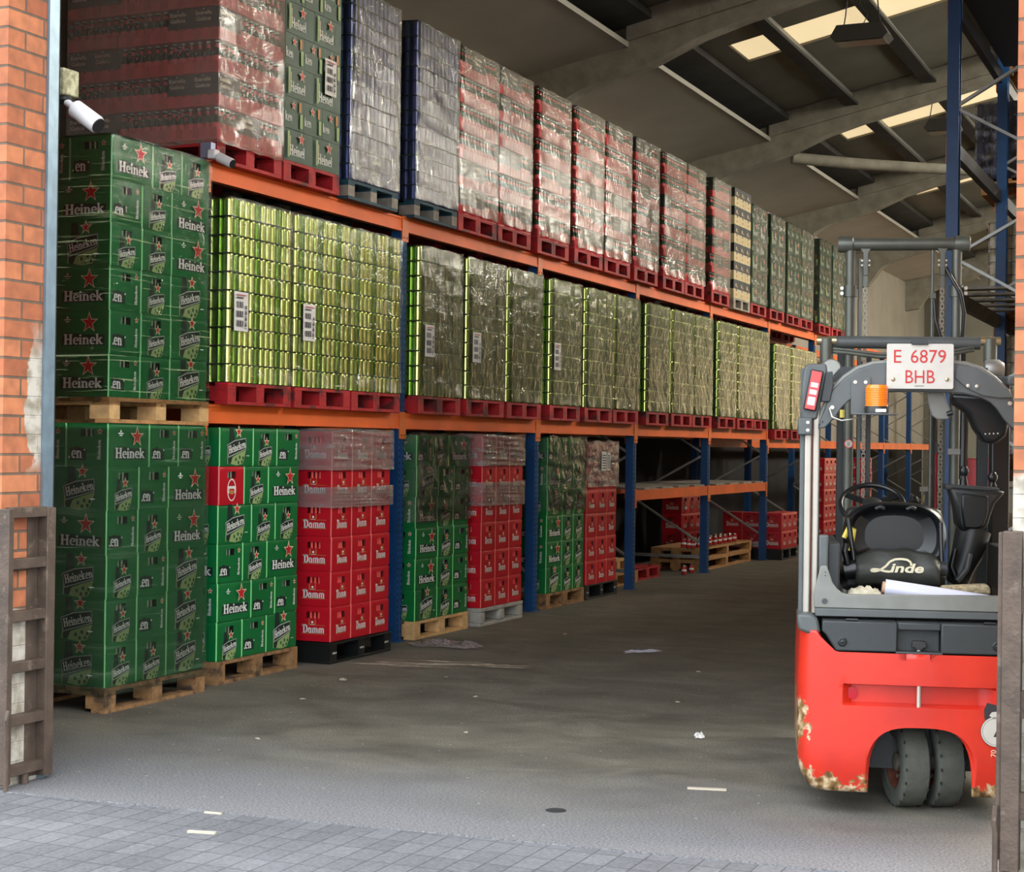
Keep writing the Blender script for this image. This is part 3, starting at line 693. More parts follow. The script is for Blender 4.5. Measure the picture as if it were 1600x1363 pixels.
    # concrete portal frames with haunches
    for Yr in (11.3, 17.3, 23.3, 29.3, 35.3, 41.3):
        mb = MB()
        poly = [(XL, zz(XL)-.02), (XL, 5.0), (XL+.32, 5.05), (-6.99, 5.44), (-6.75, 5.56), (-5.93, 5.79), (-5.4, 6.02), (-4.9, 6.17), (RIDGE, roof_z(RIDGE)-.16), (XR-1.6, zz(XR-1.6)-.34), (XR-.5, zz(XR)-.9), (XR, zz(XR)-1.1), (XR, zz(XR)-.02), (RIDGE, zz(RIDGE)-.02)]
        mb.prism(poly, Yr-.12, Yr+.12, 'concrete_beam', 'xz')
        # wider top flange
        pol2 = [(-6.22, roof_z(-6.22)-.14), (RIDGE, roof_z(RIDGE)-.14), (XR-.3, zz(XR-.3)-.30), (XR-.3, zz(XR-.3)-.01), (RIDGE, zz(RIDGE)-.01), (-6.22, zz(-6.22)-.01)]
        mb.prism(pol2, Yr-.17, Yr+.17, 'concrete_beam', 'xz')
        struct(mb.build(f'trim_{k}')); k += 1
    # gable column against the back wall
    mb = MB(); mb.box(-7.2, -6.7, YB-.3, YB, 0, 6.0, 'wall_gray'); struct(mb.build(f'trim_{k}')); k += 1
build_shell()

# diagonal tie pipe and hanging lamps
mb = MB(); mb.tube([(-6.10, 24.0, 5.86), (-5.2, 24.5, 5.80), (-3.9, 25.2, 5.75), (-2.2, 26.0, 5.72)], [.085, .085, .075, .06], 'concrete_beam', n=14)
tag(mb.build('roof_duct'), 'rough lagged pipe crossing under the roof between two concrete beams', 'pipe')
def hanging_lamp(loc, label, w=.62):
    r = empty('hanging_lamp', loc); tag(r, label, 'lamp', None)
    mb = MB(); mb.prism([(-w/2, .05), (-w/2+.07, .17), (w/2-.07, .17), (w/2, .05), (w/2-.05, 0), (-w/2+.05, 0)], -.17, .17, 'lamp_housing', 'xz'); mb.build('housing', r)
    mb = MB(); mb.box(-w/2+.05, w/2-.05, -.13, .13, -.006, .0, 'glass_neck'); mb.build('glass', r)
    top = roof_z(loc[0])-loc[2]
    for dx in (-.2, .2):
        c = MB(); c.tube([(dx, 0, .17), (dx*.9, 0, .3), (dx*.7, 0, top)], .008, 'cable', n=6); c.build('hanger', r)
    c = MB(); c.tube([(0, 0, .17), (.06, 0, .3), (-.03, 0, .42), (.02, 0, top)], .006, 'cable', n=6); c.build('cable', r)
hanging_lamp((-3.80, 17.9, 5.98), 'dark hanging lamp seen against the nearest roof light')
hanging_lamp((-3.92, 24.0, 6.10), 'boxy hanging lamp beside the blue upright, under the second roof light', .5)

# ------------------------------------------------------------------ gate leaf on the left, gate post on the right
def left_gate():
    r = empty('folding_gate', (-5.12, 5.96, 0)); tag(r, 'rusty brown steel lattice gate section folded against the left brick pier', 'gate')
    X0, X1 = -.028, .028
    def bx(n, *a):
        m = MB(); m.box(*a, 'gate_brown'); return m.build(n, r, bevel=.003)
    bx('upright', X0, X1, 0, .035, .02, 1.27); bx('upright', X0, X1, .265, .325, .02, 1.27)
    for z in (1.252, 1.018, .778, .545, .303, .075): bx('rung', X0+.004, X1-.004, .035, .265, z-.024, z+.024)
    m = MB(); m.box(X0-.02, X0, .19, .265, .02, 1.25, 'gate_brown'); m.build('back_plate', r)
    m = MB(); m.tube([(.04, .0, .36), (.045, -.02, .32), (.04, -.01, .28), (.04, -.01, 0)], .011, 'gate_brown', n=8); m.build('drop_bolt', r)
    m = MB(); m.tube([(0, .16, 0), (0, .16, .05)], .02, 'gate_brown'); m.build('roller', r)
left_gate()
def right_gate():
    r = empty('sliding_gate', (-.765, 6.30, 0)); tag(r, 'rusty brown steel gate edge standing open before the right brick pier', 'gate')
    m = MB(); m.box(-.030, .038, -.03, .03, .06, 1.30, 'gate_brown'); m.build('upright', r, bevel=.004)
    m = MB(); m.box(-.046, -.030, -.02, .03, .10, 1.295, 'gate_brown'); m.build('flange', r, bevel=.002)
    m = MB(); m.box(.062, .13, -.03, .03, .06, 1.28, 'galv'); m.build('second_upright', r, bevel=.004)
    for z in (1.0, .62, .25): m = MB(); m.box(.038, .062, -.015, .015, z, z+.10, 'gate_brown'); m.build('link', r)
    m = MB(); m.tube([(-.045, -.03, .30), (-.05, -.035, .24), (-.045, -.03, .20), (-.045, -.03, .0)], .010, 'gate_brown', n=8); m.build('drop_bolt', r)
    m = MB(); m.tube([(0, 0, 0), (0, 0, .06)], .022, 'gate_brown'); m.build('roller', r)
right_gate()

# ------------------------------------------------------------------ cctv cameras
def cctv(loc, aim, label, box=True, tint='cctv_white', s=1.0):
    r = empty('security_camera', loc); tag(r, label, 'camera')
    a = Vector(aim).normalized()
    if box:
        m = MB(); m.box(-.15, .0, -.06, .06, .0, .13, 'cctv_box'); m.build('junction_box', r, bevel=.008)
        m = MB(); m.lathe([(.0, 0), (.045, 0), (.05, -.02), (.03, -.035), (0, -.035)], 'steel_dark', c=(-.05, 0, 0), n=20); m.build('mount', r)
        st = Vector((-.02, -.01, -.03))
        m = MB(); m.box(-.12, -.04, -.225, -.055, .03, .10, 'steel_dark'); m.build('wall_bracket', r)
    else:
        m = MB(); m.box(-.03, .03, -.03, .03, -.01, .05, tint); m.build('mount', r, bevel=.008); st = Vector((.0, 0, .02))
    kn = st+a*.06*s; m = MB(); m.tube([st, kn], .018*s, tint, n=12); m.build('bracket', r)
    b0 = kn; b1 = kn+a*.17*s
    m = MB(); m.tube([b0, b0+a*.005, b1-a*.012, b1], [.036*s, .044*s, .044*s, .040*s], tint, n=24); m.build('housing', r)
    m = MB(); m.tube([b1, b1+a*.006], .037*s, 'steel_dark', n=24); m.build('lens', r)
cctv((-5.26, 6.56, 3.27), (.15, .0, -.10), 'white bullet security camera on a stained box inside the door jamb')
cctv((-6.03, 8.93, 3.40), (.14, -.01, -.065), 'white bullet security camera fixed at the end of the upper orange beam', False, s=.72)
m = MB(); m.box(-6.13, -6.05, 8.93, 8.98, 3.405, 3.50, 'can_pale_blue'); tag(m.build('junction_box'), 'small blue and white box beside the camera on the upper beam end', 'box')

# ------------------------------------------------------------------ pallet racking
RX = -6.17; Y1 = 11.84; BAY = 2.8
def post_mesh(z0, z1, m='post_blue', w=.10, sleeve=None):
    mb = MB()
    a = w/2; d = .09
    # open C section with two ribs on its face and rows of slots
    mb.box(-d, 0, -a, -a+.012, z0, z1, m); mb.box(-d, 0, a-.012, a, z0, z1, m); mb.box(-.006, 0, -a+.012, a-.012, z0, z1, m)
    mb.box(0, .006, -.010, .010, z0, z1, m)
    k = int((z1-z0)/.05)
    for i in range(k):
        z = z0+.025+i*.05
        for y in (-.03, .03): mb.box(-.001, .0012, y-.006, y+.006, z-.011, z+.011, 'post_hole')
    return mb
def frame(y, top, label, x=RX, sgn=-1, nodes=None, proto={}):
    key = (round(top, 2), sgn, str(nodes))
    if key in proto:
        r = copy_tree(proto[key]); r.location = (x, y, 0); tag(r, label, 'rack frame', 'upright frames'); return r
    r = empty('rack_frame', (x, y, 0)); tag(r, label, 'rack frame', 'upright frames')
    o = post_mesh(.006, top).build('post', r, smooth=False)
    o2 = post_mesh(.006, top).build('post', r, (sgn*1.10, 0, 0), PI, smooth=False)
    if sgn > 0: o.rotation_euler[2] = PI; o2.rotation_euler[2] = 0
    for dx in (sgn*.045, sgn*1.055):
        f = MB(); f.box(dx-.07, dx+.07, -.07, .07, 0, .006, 'post_blue'); f.build('foot_plate', r)
    nodes = nodes or [(0, .35), (1, .95), (0, 1.5), (1, 2.1), (0, 2.7), (1, 3.2)]
    for (a, z0), (b, z1) in zip(nodes[:-1], nodes[1:]):
        if z1 > top: break
        g = MB(); g.bar((sgn*(.05+a*1.0), 0, z0), (sgn*(.05+b*1.0), 0, z1), .022, .045, 'galv', up=(0, 1, 0)); g.build('brace', r)
    g = MB(); g.bar((sgn*.05, 0, .2), (sgn*1.05, 0, .2), .022, .04, 'galv'); g.build('brace', r)
    proto[key] = r; return r
def beam(y0, y1, zb, zt, label, group, x=RX, m='beam_orange', back=True, sgn=-1):
    r = empty('shelf_beam', (x, 0, 0)); tag(r, label, 'beam', group)
    o = MB(); s = -sgn
    xa, xb = sorted((-.045*s, .004*s))
    o.box(xa, xb, y0+.052, y1-.052, zb, zt, m)
    o.box(min(.004*s, .010*s), max(.004*s, .010*s), y0+.052, y1-.052, zb, zb+.018, m); o.box(min(.004*s, .010*s), max(.004*s, .010*s), y0+.052, y1-.052, zt-.018, zt, m)
    o.build('beam_body', r, smooth=False)
    for yy in (y0, y1):
        s1 = .0 if yy == y0 else -.0525
        c = MB(); c.box(min(.004*s, .014*s), max(.004*s, .014*s), yy+s1, yy+s1+.0525, zb-.08, zt+.01, 'orange_bright'); c.build('end_connector', r, smooth=False)
        c = MB(); c.tube([(.014*s, yy+s1+.026, zb-.05), (.018*s, yy+s1+.026, zb-.05)], .007, 'steel_dark', n=8); c.build('bolt', r)
    return r
posts = [Y1+BAY*i for i in range(-1, 11)]
orn = ['first', 'second', 'third', 'fourth', 'fifth', 'sixth', 'seventh', 'eighth', 'ninth', 'tenth', 'eleventh', 'twelfth']
for i, y in enumerate(posts):
    frame(y, 3.40, f'blue left-hand rack frame with silver braces, {orn[i]} from the doorway')
for i in range(len(posts)-1):
    low = i >= 5
    b0, t0 = (1.592, 1.712) if low else (1.705, 1.83)
    beam(posts[i], posts[i+1], b0, t0, f'orange lower shelf beam of the {orn[i]} left-hand rack bay', 'lower shelf beams')
    beam(posts[i], posts[i+1], 3.287, 3.402, f'orange upper shelf beam of the {orn[i]} left-hand rack bay', 'upper shelf beams')
    beam(posts[i], posts[i+1], b0, t0, f'orange rear beam of lower shelf, {orn[i]} left-hand rack bay', 'rear shelf beams', x=RX-1.10, sgn=1)
    beam(posts[i], posts[i+1], 3.287, 3.402, f'orange rear beam of upper shelf, {orn[i]} left-hand rack bay', 'rear shelf beams', x=RX-1.10, sgn=1)
for i in (3, 4):
    zb = .985
    beam(posts[i], posts[i+1], zb, zb+.115, f'orange middle beam of the {orn[i]} bay, above the near-empty floor', 'middle shelf beams')
    beam(posts[i], posts[i+1], zb, zb+.115, f'orange rear middle beam of the {orn[i]} bay', 'middle shelf beams', x=RX-1.10, sgn=1)
    for j in range(4):
        m = MB(); y = posts[i]+.35+j*.62; m.box(RX-1.14, RX+.0, y, y+.42, zb+.117, zb+.137, 'wood_gray')
        tag(m.build('shelf_board'), f'bare grey shelf board, {orn[j]} along the middle shelf of the {orn[i]} bay', 'board', 'middle shelf boards')

# ------------------------------------------------------------------ ground level stacks
pallet('wood_old', (-6.01, 7.875, 0), 1.01, 1.2, .1457, 'worn wooden pallet on the floor under the crate stack by the doorway', 'wooden pallets')
crate_stack(rows('GW GN GN', 'EN GN GW', 'GN EN GW', 'EN GN EW', 'EN GN EW', 'EN EN EW'), -6.02, 7.882, .147, 'floor stack by doorway', 'green crates in doorway floor stack', 1)
pallet('wood', (-6.01, 7.875, 1.6875), 1.01, 1.2, .150, 'wooden pallet between the lower and upper crate stacks by the doorway', 'wooden pallets', matb='wood_pale')
crate_stack(rows('GW EN EN', 'GN EN GW', 'EN EN GW', 'GN EN EW', 'GN EN EW', 'GN EN EW'), -6.02, 7.882, 1.839, 'upper stack by doorway', 'green crates in doorway upper stack', 1, ch=.2545)
pallet('wood_old', (-6.08, 9.12, 0), 1.01, 1.2, .150, 'worn wooden pallet under green crates in the first rack bay', 'wooden pallets')
crate_stack(rows('EW EN GN', 'ON EN GW', 'EW EN EN', 'GN EN GW', 'GW GN GN', 'EN GN EW'), -6.085, 9.125, .152, 'green stack, first bay', 'green crates in first rack bay', 1, ch=.2545)
pallet('wood_pale', (-6.10, 11.985, 0), 1.01, 1.2, .148, 'pale new wooden pallet under green crates in the second rack bay', 'wooden pallets')
crate_stack(rows('GN EN GW', 'EW GN GN', 'GW EN GN', 'GW EN GN', 'GW EN GN', 'EW EN GN'), -6.105, 11.99, .150, 'green stack, second bay', 'green crates in second rack bay', 1, ch=.2515)
pallet('wood_old', (-6.15, 14.875, 0), 1.01, 1.2, .145, 'worn wooden pallet under green crates in the third rack bay', 'wooden pallets')
crate_stack(rows('GN EN EN', 'GW EN EN', 'EW EN EN', 'GW EN EN', 'GW EN EN', 'EW EN EN'), -6.155, 14.88, .147, 'green stack, third bay', 'green crates in third rack bay', 2, ch=.2525)
DR = ['DN DN DN']*6
def black_pallet(loc, w, label, D=1.2):
    r = empty('plastic_pallet', loc); tag(r, label, 'pallet', 'black plastic pallets')
    m = MB(); m.box(-D, 0, 0, w, .135, .150, 'plastic_black'); m.box(-D, 0, 0, w, .0, .02, 'plastic_black'); m.build('deck', r, bevel=.003)
    b = MB(); b.box(-.12, 0, -.05, .05, .0205, .1345, 'plastic_black'); bm_ = b.mesh('foot')
    for y in (.05, w/2, w-.05):
        for x in (-.003, -D/2+.06, -D+.123): inst('foot', bm_, r, (x, y, 0))
    p = MB(); p.box(-D+.01, -.004, .004, .012, .02, .135, 'plastic_black'); p.build('side_wall', r)
    for k, y in enumerate((.06, w/2, w-.08)):
        q = Print(); q.rect(-.03, .03, .0, .012, 'print_white'); q.rect(-.024, -.012, .003, .009, 'ink'); q.rect(.0, .02, .003, .009, 'ink'); inst('maker_mark', q.mesh('maker_mark'), r, (-.0, y, .07), PI/2)
    return r
black_pallet((-5.955, 10.375, 0), .93, 'black plastic pallet under the first stack of red crates')
crate_stack(DR, -5.96, 10.38, .157, 'first red stack', 'red crates in first stack', 1, ch=.2520)
r = empty('concrete_pallet', (-6.04, 13.12, 0)); tag(r, 'grey moulded pallet under the second stack of red crates', 'pallet')
m = MB(); m.box(-1.2, 0, 0, .93, .125, .160, 'pallet_gray'); m.box(-1.2, 0, 0, .93, 0, .03, 'pallet_gray'); m.build('deck', r, bevel=.006)
for y in (0, .42, .83):
    m = MB(); m.box(-1.2, -.001, y, y+.10, .0305, .1245, 'pallet_gray'); m.build('rib', r, bevel=.008)
m = MB(); m.box(-1.199, -.2, .002, .012, .03, .125, 'pallet_gray'); m.build('side_wall', r)
crate_stack(DR, -6.045, 13.13, .162, 'second red stack', 'red crates in second stack', 1, ch=.2500)
black_pallet((-6.15, 15.93, 0), .94, 'black plastic pallet under the third stack of red crates')
crate_stack(DR, -6.155, 15.94, .152, 'third red stack', 'red crates in third stack', 1, ch=.2450)
# far red crates, two high, fourth and fifth columns
DR2 = ['DN DN DN']*2
black_pallet((-5.95, 23.1, 0), .93, 'black plastic pallet under the low stack of red crates beyond the fifth frame')
crate_stack(DR2, -5.955, 23.11, .152, 'low stack past fifth frame', 'red crates in low far stack', 2)
black_pallet((-7.02, 21.9, 0), .93, 'black plastic pallet deep in the fifth bay under red crates', .5)
crate_stack(DR2+['DN DN DN'], -7.05, 21.91, .152, 'deep stack, fifth bay', 'red crates deep in fifth bay', 0)

# near-empty bays: flat pallets, cans and bottles
pallet('wood', (-6.45, 17.6, 0.0), .8, 1.0, .14, 'broken wooden pallet on the floor at the foot of the third frame', 'wooden pallets')
pallet('pallet_red', (-6.5, 18.45, 0.0), .9, 1.0, .14, 'red pallet lying on the floor of the fourth bay', 'red pallets')
pallet('wood_pale', (-6.55, 17.63, .142), .75, .9, .14, 'pale wooden pallet stacked askew on the broken one by the third frame', 'wooden pallets')
for k in range(2):
    pallet('wood', (-6.30, 20.38+.03*k, .001+.146*k), 2.35, .68, .144, f'wide wooden pallet in the fifth bay, {"lowest" if k == 0 else "topmost"} of two stacked, ends facing aisle', 'wide pallets')
def can_mesh(body, bright, name='can', n=12, r=.0325, h=.115):
    mb = MB()
    prof = [(0, .004), (r*.75, 0), (r, .010), (r, h*.40), (r, h*.62), (r, h-.012), (r*.82, h-.002), (r*.82, h), (0, h-.003)]
    mb.lathe(prof, body, n=n, ms=['can_silver', 'can_silver', body, bright, body, 'can_silver', 'can_silver', 'can_silver'])
    return mb.mesh(name)
CAN_R = can_mesh('can_red', 'print_white')
for k in range(26):
    x = -6.34-random.random()*.35-.05*(k % 3); y = 20.3+k*.078; z = .292
    dark = 10 <= k <= 15
    o = inst('drink_can', CAN_R, None, (-6.38-.09*(k % 3), y, z)); tag(o, 'small red and white drink can standing on the stacked wooden pallets', 'can', 'loose cans on the wide pallets')
for k, (x, y) in enumerate(((-6.32, 19.75), (-6.32, 20.05), (-6.35, 19.85))):
    o = inst('drink_can', CAN_R, None, (x, y, 0)); tag(o, 'red drink can standing on the floor beside the fourth frame foot', 'can', 'cans on the floor by the frame')

# ------------------------------------------------------------------ wrapped loads
def can_pack_mesh(body, bright, accent=None):
    """a shrink pack of 24 cans, 4 wide (Y) by 6 deep (X)"""
    mb = MB(); r = .0329; h = .1172; n = 12
    prof = [(r*.9, 0), (r, .004), (r, .011), (r, h*.45), (r, h*.62), (r, h-.016), (r, h-.007), (r*.88, h-.001), (0, h-.001)]
    rnd = random.Random(3)
    for i in range(6):
        for j in range(4):
            if 0 < i < 5 and 0 < j < 3: continue
            b2 = accent if accent and rnd.random() < .09 else (bright if rnd.random() < .55 else body)
            base = bright if rnd.random() < .5 else body
            mb.lathe(prof, body, c=(-.2+.0335+i*.0665, (j-1.5)*.0665, 0), n=n, ms=[base, base, base, b2 if b2 == accent else base, base, base, base, 'can_silver'])
    mb.box(-.2, .2, -.133, .133, .0, .003, 'print_dark')
    return mb.mesh('can_pack')
def tall(b):  # blue / pale
    return can_pack_mesh('can_blue', 'can_blue', 'can_pale_blue')
PACK_G = can_pack_mesh('can_green', 'can_lime', 'cap_red'); PACK_B = tall(0)
PACK_Y = can_pack_mesh('can_sunlit', 'can_sunlit', 'can_silver')
def bottle_pack_mesh(carton):
    """bottles in a red tray; neck end black carton or open; w .2667 (Y) d .4 (X) h .22"""
    mb = MB(); W2, D2 = .131, .197
    mb.box(-D2, D2, -W2, W2, .0, .068, 'bottle_red')
    for i in range(4):   # faint tray scallops, one per bottle
        y = (i-1.5)*.0655
        for x, s in ((D2, 1), (-D2, -1)): mb.box(min(x, x+s*.002), max(x, x+s*.002), y-.026, y+.026, .01, .076, 'bottle_red_deep' if i % 2 else 'bottle_red')
    for i in range(6):
        x = (i-2.5)*.0655
        mb.box(x-.026, x+.026, -W2-.002, -W2, .01, .078, 'bottle_red_deep' if i % 2 else 'bottle_red')
    if carton:
        mb.box(-D2, D2, -W2, W2, .068, .214, 'carton_black')
    else:
        for i in range(6):
            for j in range(4):
                if 0 < i < 5 and 0 < j < 3: continue
                c = ((i-2.5)*.0655, (j-1.5)*.0655, .066)
                mb.lathe([(.029, 0), (.029, .045), (.018, .075), (.0125, .10), (.0125, .125), (.0145, .138), (.0145, .147), (0, .147)], 'glass_dark', c=c, n=9,
                         ms=['bottle_red', 'glass_dark', 'glass_dark', 'bottle_red_deep', 'glass_dark', 'print_border', 'print_border'])
    return mb.mesh('bottle_pack')
PACK_E, PACK_C = bottle_pack_mesh(False), bottle_pack_mesh(True)
def estrella_print(w=.4):
    p = Print(); k = 2 if w > .3 else 1
    for i in range(k):
        x = -w/2+.02+i*w/2
        p.font('Estrella', x, .165, .026, 'print_star_edge', width=.125, off=.01); p.font('Galicia', x+.004, .125, .026, 'print_star_edge', width=.115, off=.01)
        p.star(x+.06, .203, .008, 'print_star_edge')
    return p.mesh('brand_print')
P_EST = estrella_print(.4); P_EST_N = estrella_print(.26)
def hein_carton(wide):
    w = .4 if wide else .2667
    mb = MB(); d = .2667 if wide else .4
    mb.box(-d/2+.002, d/2-.002, -w/2+.0015, w/2-.0015, 0, .219, 'carton_green')
    return mb.mesh('carton')
def hein_carton_print(wide):
    p = Print()
    if wide:
        p.text('Heinel', -.125, .040, .074, 'print_white', 1.05); p.star(.02, .165, .048, 'print_star_edge'); p.star(.02, .164, .038, 'print_star')
        p.rect(-.17, -.145, .02, .20, 'print_pale_green'); p.rect(-.14, -.132, .05, .17, 'print_star_edge'); p.rect(.115, .12, .06, .19, 'print_bottle_green')
    else:
        p.text('ken', -.125, .050, .066, 'print_white', .95); p.star(-.02, .165, .036, 'print_star_edge'); p.star(-.02, .165, .027, 'print_star')
        p.rect(.07, .105, .02, .12, 'print_pale_green'); p.rect(.055, .085, .13, .20, 'print_gold')
    return p.mesh('brand_print')
HC_W, HC_N, HP_W, HP_N = hein_carton(True), hein_carton(False), hein_carton_print(True), hein_carton_print(False)
def bw_carton():
    mb = MB(); mb.box(-.198, .198, -.131, .131, 0, .118, 'carton_cream'); mb.box(-.198, .198, -.131, .131, .118, .238, 'carton_black')
    for x, s in ((.198, 1),):
        mb.box(x, x+.001, -.03, .03, .03, .06, 'print_gold'); mb.box(x, x+.001, -.045, -.005, .15, .19, 'carton_cream'); mb.box(x, x+.001, .02, .05, .14, .165, 'print_gold'); mb.box(x, x+.001, -.02, .015, .09, .118, 'ink')
    mb.box(-.04, .04, -.132, -.131, .03, .06, 'print_gold'); mb.box(-.05, .01, -.132, -.131, .15, .19, 'carton_cream')
    return mb.mesh('carton')
BW = bw_carton()
def sheet_mesh(w=.17, h=.26):
    p = Print(); p.rect(-w/2, w/2, -h/2, h/2, 'paper')
    for i in range(3):
        y = h*(.18-i*.24)
        for k in range(9): p.rect(-w*.38+k*w*.055, -w*.38+k*w*.055+w*(.02+.015*(k*7 % 3)), y-h*.09, y+h*.07, 'ink')
    for k in range(12): p.rect(w*.22, w*.36, -h*.42+k*h*.05, -h*.42+k*h*.05+h*(.015+.012*(k*5 % 3)), 'ink')
    p.rect(-w*.4, w*.1, h*.33, h*.36, 'ink'); p.rect(-w*.4, w*.3, h*.40, h*.43, 'ink_pink')
    return p.mesh('label_sheet')
SHEET = sheet_mesh()
def film_box(x0, x1, y0, y1, z0, z1, mt, amp=.006, mt2=None, skirt=0.0, seed=1, top=True, nz=26, name='stretch_wrap'):
    """wrinkled film around a load (x1 = aisle side, y0 = near side); skirt flares over the pallet"""
    rnd = random.Random(seed); mb = MB(); per = []
    nx, ny = 10, 12
    for i in range(ny): per.append((x1, y0+(y1-y0)*i/ny, 1, 0))
    for i in range(nx): per.append((x1-(x1-x0)*i/nx, y1, 0, 1))
    for i in range(ny): per.append((x0, y1-(y1-y0)*i/ny, -1, 0))
    for i in range(nx): per.append((x0+(x1-x0)*i/nx, y0, 0, -1))
    P = len(per); ph = [rnd.uniform(0, 6.28) for _ in range(6)]
    rings = []
    for k in range(nz+1):
        t = k/nz; z = z0+(z1-z0)*t; row = []
        for i, (x, y, a, b) in enumerate(per):
            w = amp*(.5*math.sin(i*.9+ph[0]+t*5)+.5*math.sin(t*37+ph[1]+i*.35)+.6*rnd.uniform(-1, 1))
            if t < .12 and a > 0: w += skirt*(1-t/.12)*(.6+.4*math.sin(i*1.7+ph[2]))
            if t > .96: w -= .006
            dz = (.5*skirt*abs(math.sin(i*1.1+ph[3])) if k == 0 else 0)+(amp*.9*math.sin(i*1.3+ph[4]) if k == nz else 0)
            w = max(w, -.001)
            cx, cy = (x0+x1)/2, (y0+y1)/2
            ox = a*w; oy = b*w
            if i % ny == 0 or a*b: pass
            row.append((x+ox, y+oy, z+dz))
        rings.append(row)
    vs = [p for r_ in rings for p in r_]
    q = lambda k, i: (k*P+i, k*P+(i+1) % P, (k+1)*P+(i+1) % P, (k+1)*P+i)
    if mt2:      # painted light: doorway end left clear as lit, long side hazed with shade and sheen
        clear = lambda i: i < 1 or i >= P-nx
        mb.add(vs, [q(k, i) for k in range(nz) for i in range(P) if not clear(i)], mt)
        mb.add(vs, [q(k, i) for k in range(nz) for i in range(P) if clear(i)], mt2)
    else: mb.add(vs, [q(k, i) for k in range(nz) for i in range(P)], mt)
    if top: mb.face(rings[-1], mt)
    return mb, name
LY = 12
def wrapped(kind, y0, zb, label, group, x1=-6.13, w=.80, n=None, film='film_clear', lay=None, skirt=.02, sheet=None, seed=0, depth=3, cartonrows=(), dirx=1):
    """a pallet load: root at the aisle-near bottom corner; packs are parts"""
    root = empty({'can': 'wrapped_can_load', 'bluecan': 'wrapped_can_load', 'sunlitcan': 'wrapped_can_load', 'bottle': 'wrapped_bottle_load', 'carton': 'wrapped_carton_load', 'bw': 'carton_load'}[kind], (x1, y0, zb))
    tag(root, label, 'pallet load', group)
    if kind in ('can', 'bluecan', 'sunlitcan'):
        me = {'can': PACK_G, 'bluecan': PACK_B, 'sunlitcan': PACK_Y}[kind]; h = lay or .1175; n = n or 10
        for l in range(n):
            for j in range(3):
                for i in range(depth):
                    if i > 0 and j > 0: continue
                    inst('can_pack', me, root, (-.2-.4*i, .134+.267*j, l*h), 0, (1, 1, h/.1175) if abs(h-.1175) > .001 else None)
    elif kind == 'bottle':
        h = lay or .222; n = n or 6
        for l in range(n):
            for j in range(3):
                for i in range(depth):
                    if i > 0 and j > 0: continue
                    ct = (l, j, i) in cartonrows
                    o = inst('bottle_pack', PACK_C if ct else PACK_E, root, (-.2-.4*i, .134+.267*j, l*h), 0, (1, 1, h/.222))
                    if ct and j == 0: inst('brand_print', P_EST, o, (0, -.133, 0), 0)
                    if ct and i == 0: inst('brand_print', P_EST_N, o, (.199, 0, 0), PI/2)
    elif kind == 'carton':
        h = .222; n = n or 6
        for l in range(n):
            wide = l % 2 == 0
            k, wy, dx = (2, .4, .2667) if wide else (3, .2667, .4)
            for j in range(k):
                o = inst('carton', HC_W if wide else HC_N, root, (-dx/2, wy*(j+.5), l*h)); inst('brand_print', HP_W if wide else HP_N, o, (dx/2-.001, 0, 0), PI/2)
            for i in range(1, 3):
                o = inst('carton', HC_W if wide else HC_N, root, (-dx/2-dx*i, wy*.5, l*h))
            for i in range(3):
                if wide or i == 0:
                    pr = HP_N if wide else HP_W
                    inst('brand_print', pr, root, (-dx*(i+.5), .0015, l*h), 0)
    elif kind == 'bw':
        n = n or 6
        for l in range(n):
            for j in range(3):
                for i in range(2):
                    if i > 0 and j > 0: continue
                    inst('carton', BW, root, (-.2-.4*i, .134+.267*j, l*.24))
        h = .24
    H = n*h
    if film:
        dep = -.4*depth-.01
        mb, nm = film_box(dep, .008, -.006, w+.006, (-.01-skirt*.9) if skirt > .03 and lay == .217 else .002, H+.006, film, seed=seed, skirt=skirt, amp=.005, mt2='film_thin' if film in ('film_olive_shade', 'film_sheen', 'film_haze', 'film_gray') else None); mb.build(nm, root)
        # a loose gathered fold of film running down near one corner
    if sheet:
        inst('label_sheet', SHEET, root, (.016, sheet[0], sheet[1]), PI/2)
    return root
ends1 = [10.165, 11.015, 11.83, 12.955, 13.88, 14.755, 15.78, 16.72, 17.57, 18.64, 19.55, 20.37, 21.45, 22.36, 23.12, 24.30, 25.25, 26.00]
sheets = {0: (.12, .47), 1: (.16, .46), 3: (.16, .45), 4: (.16, .45), 6: (.14, .47)}
film1 = ['film_light']*3+['film_olive_shade']*30  # first bay reads as daylit, farther bays get painted shade
prev = 0
for i, e in enumerate(ends1):
    zb = 1.83 if i < 15 else 1.712; e *= .9855; y0 = max(e-.805, prev+.012); sy = (e-y0)/.815; prev = e
    bayn = orn[i//3]; wh = ['nearest', 'middle', 'farthest'][i % 3]
    load_pallet('pallet_red', (-6.085, y0, zb+.001), .80, f'red pallet on the lower shelf, {wh} in the {bayn} left-hand bay', 'red pallets on the lower shelf').scale = (1, min(1, sy), 1)
    o = wrapped('can', y0+.003, zb+.148, f'wrapped load of green cans, {wh} on the lower shelf, {bayn} left bay', 'wrapped green can loads', film=film1[i], lay=.1215, n=10 if i < 15 else 10, sheet=sheets.get(i), seed=i, depth=2 if i < 2 else (2 if i % 3 == 0 else 1), x1=-6.085); o.scale = (1, min(1, sy), 1)
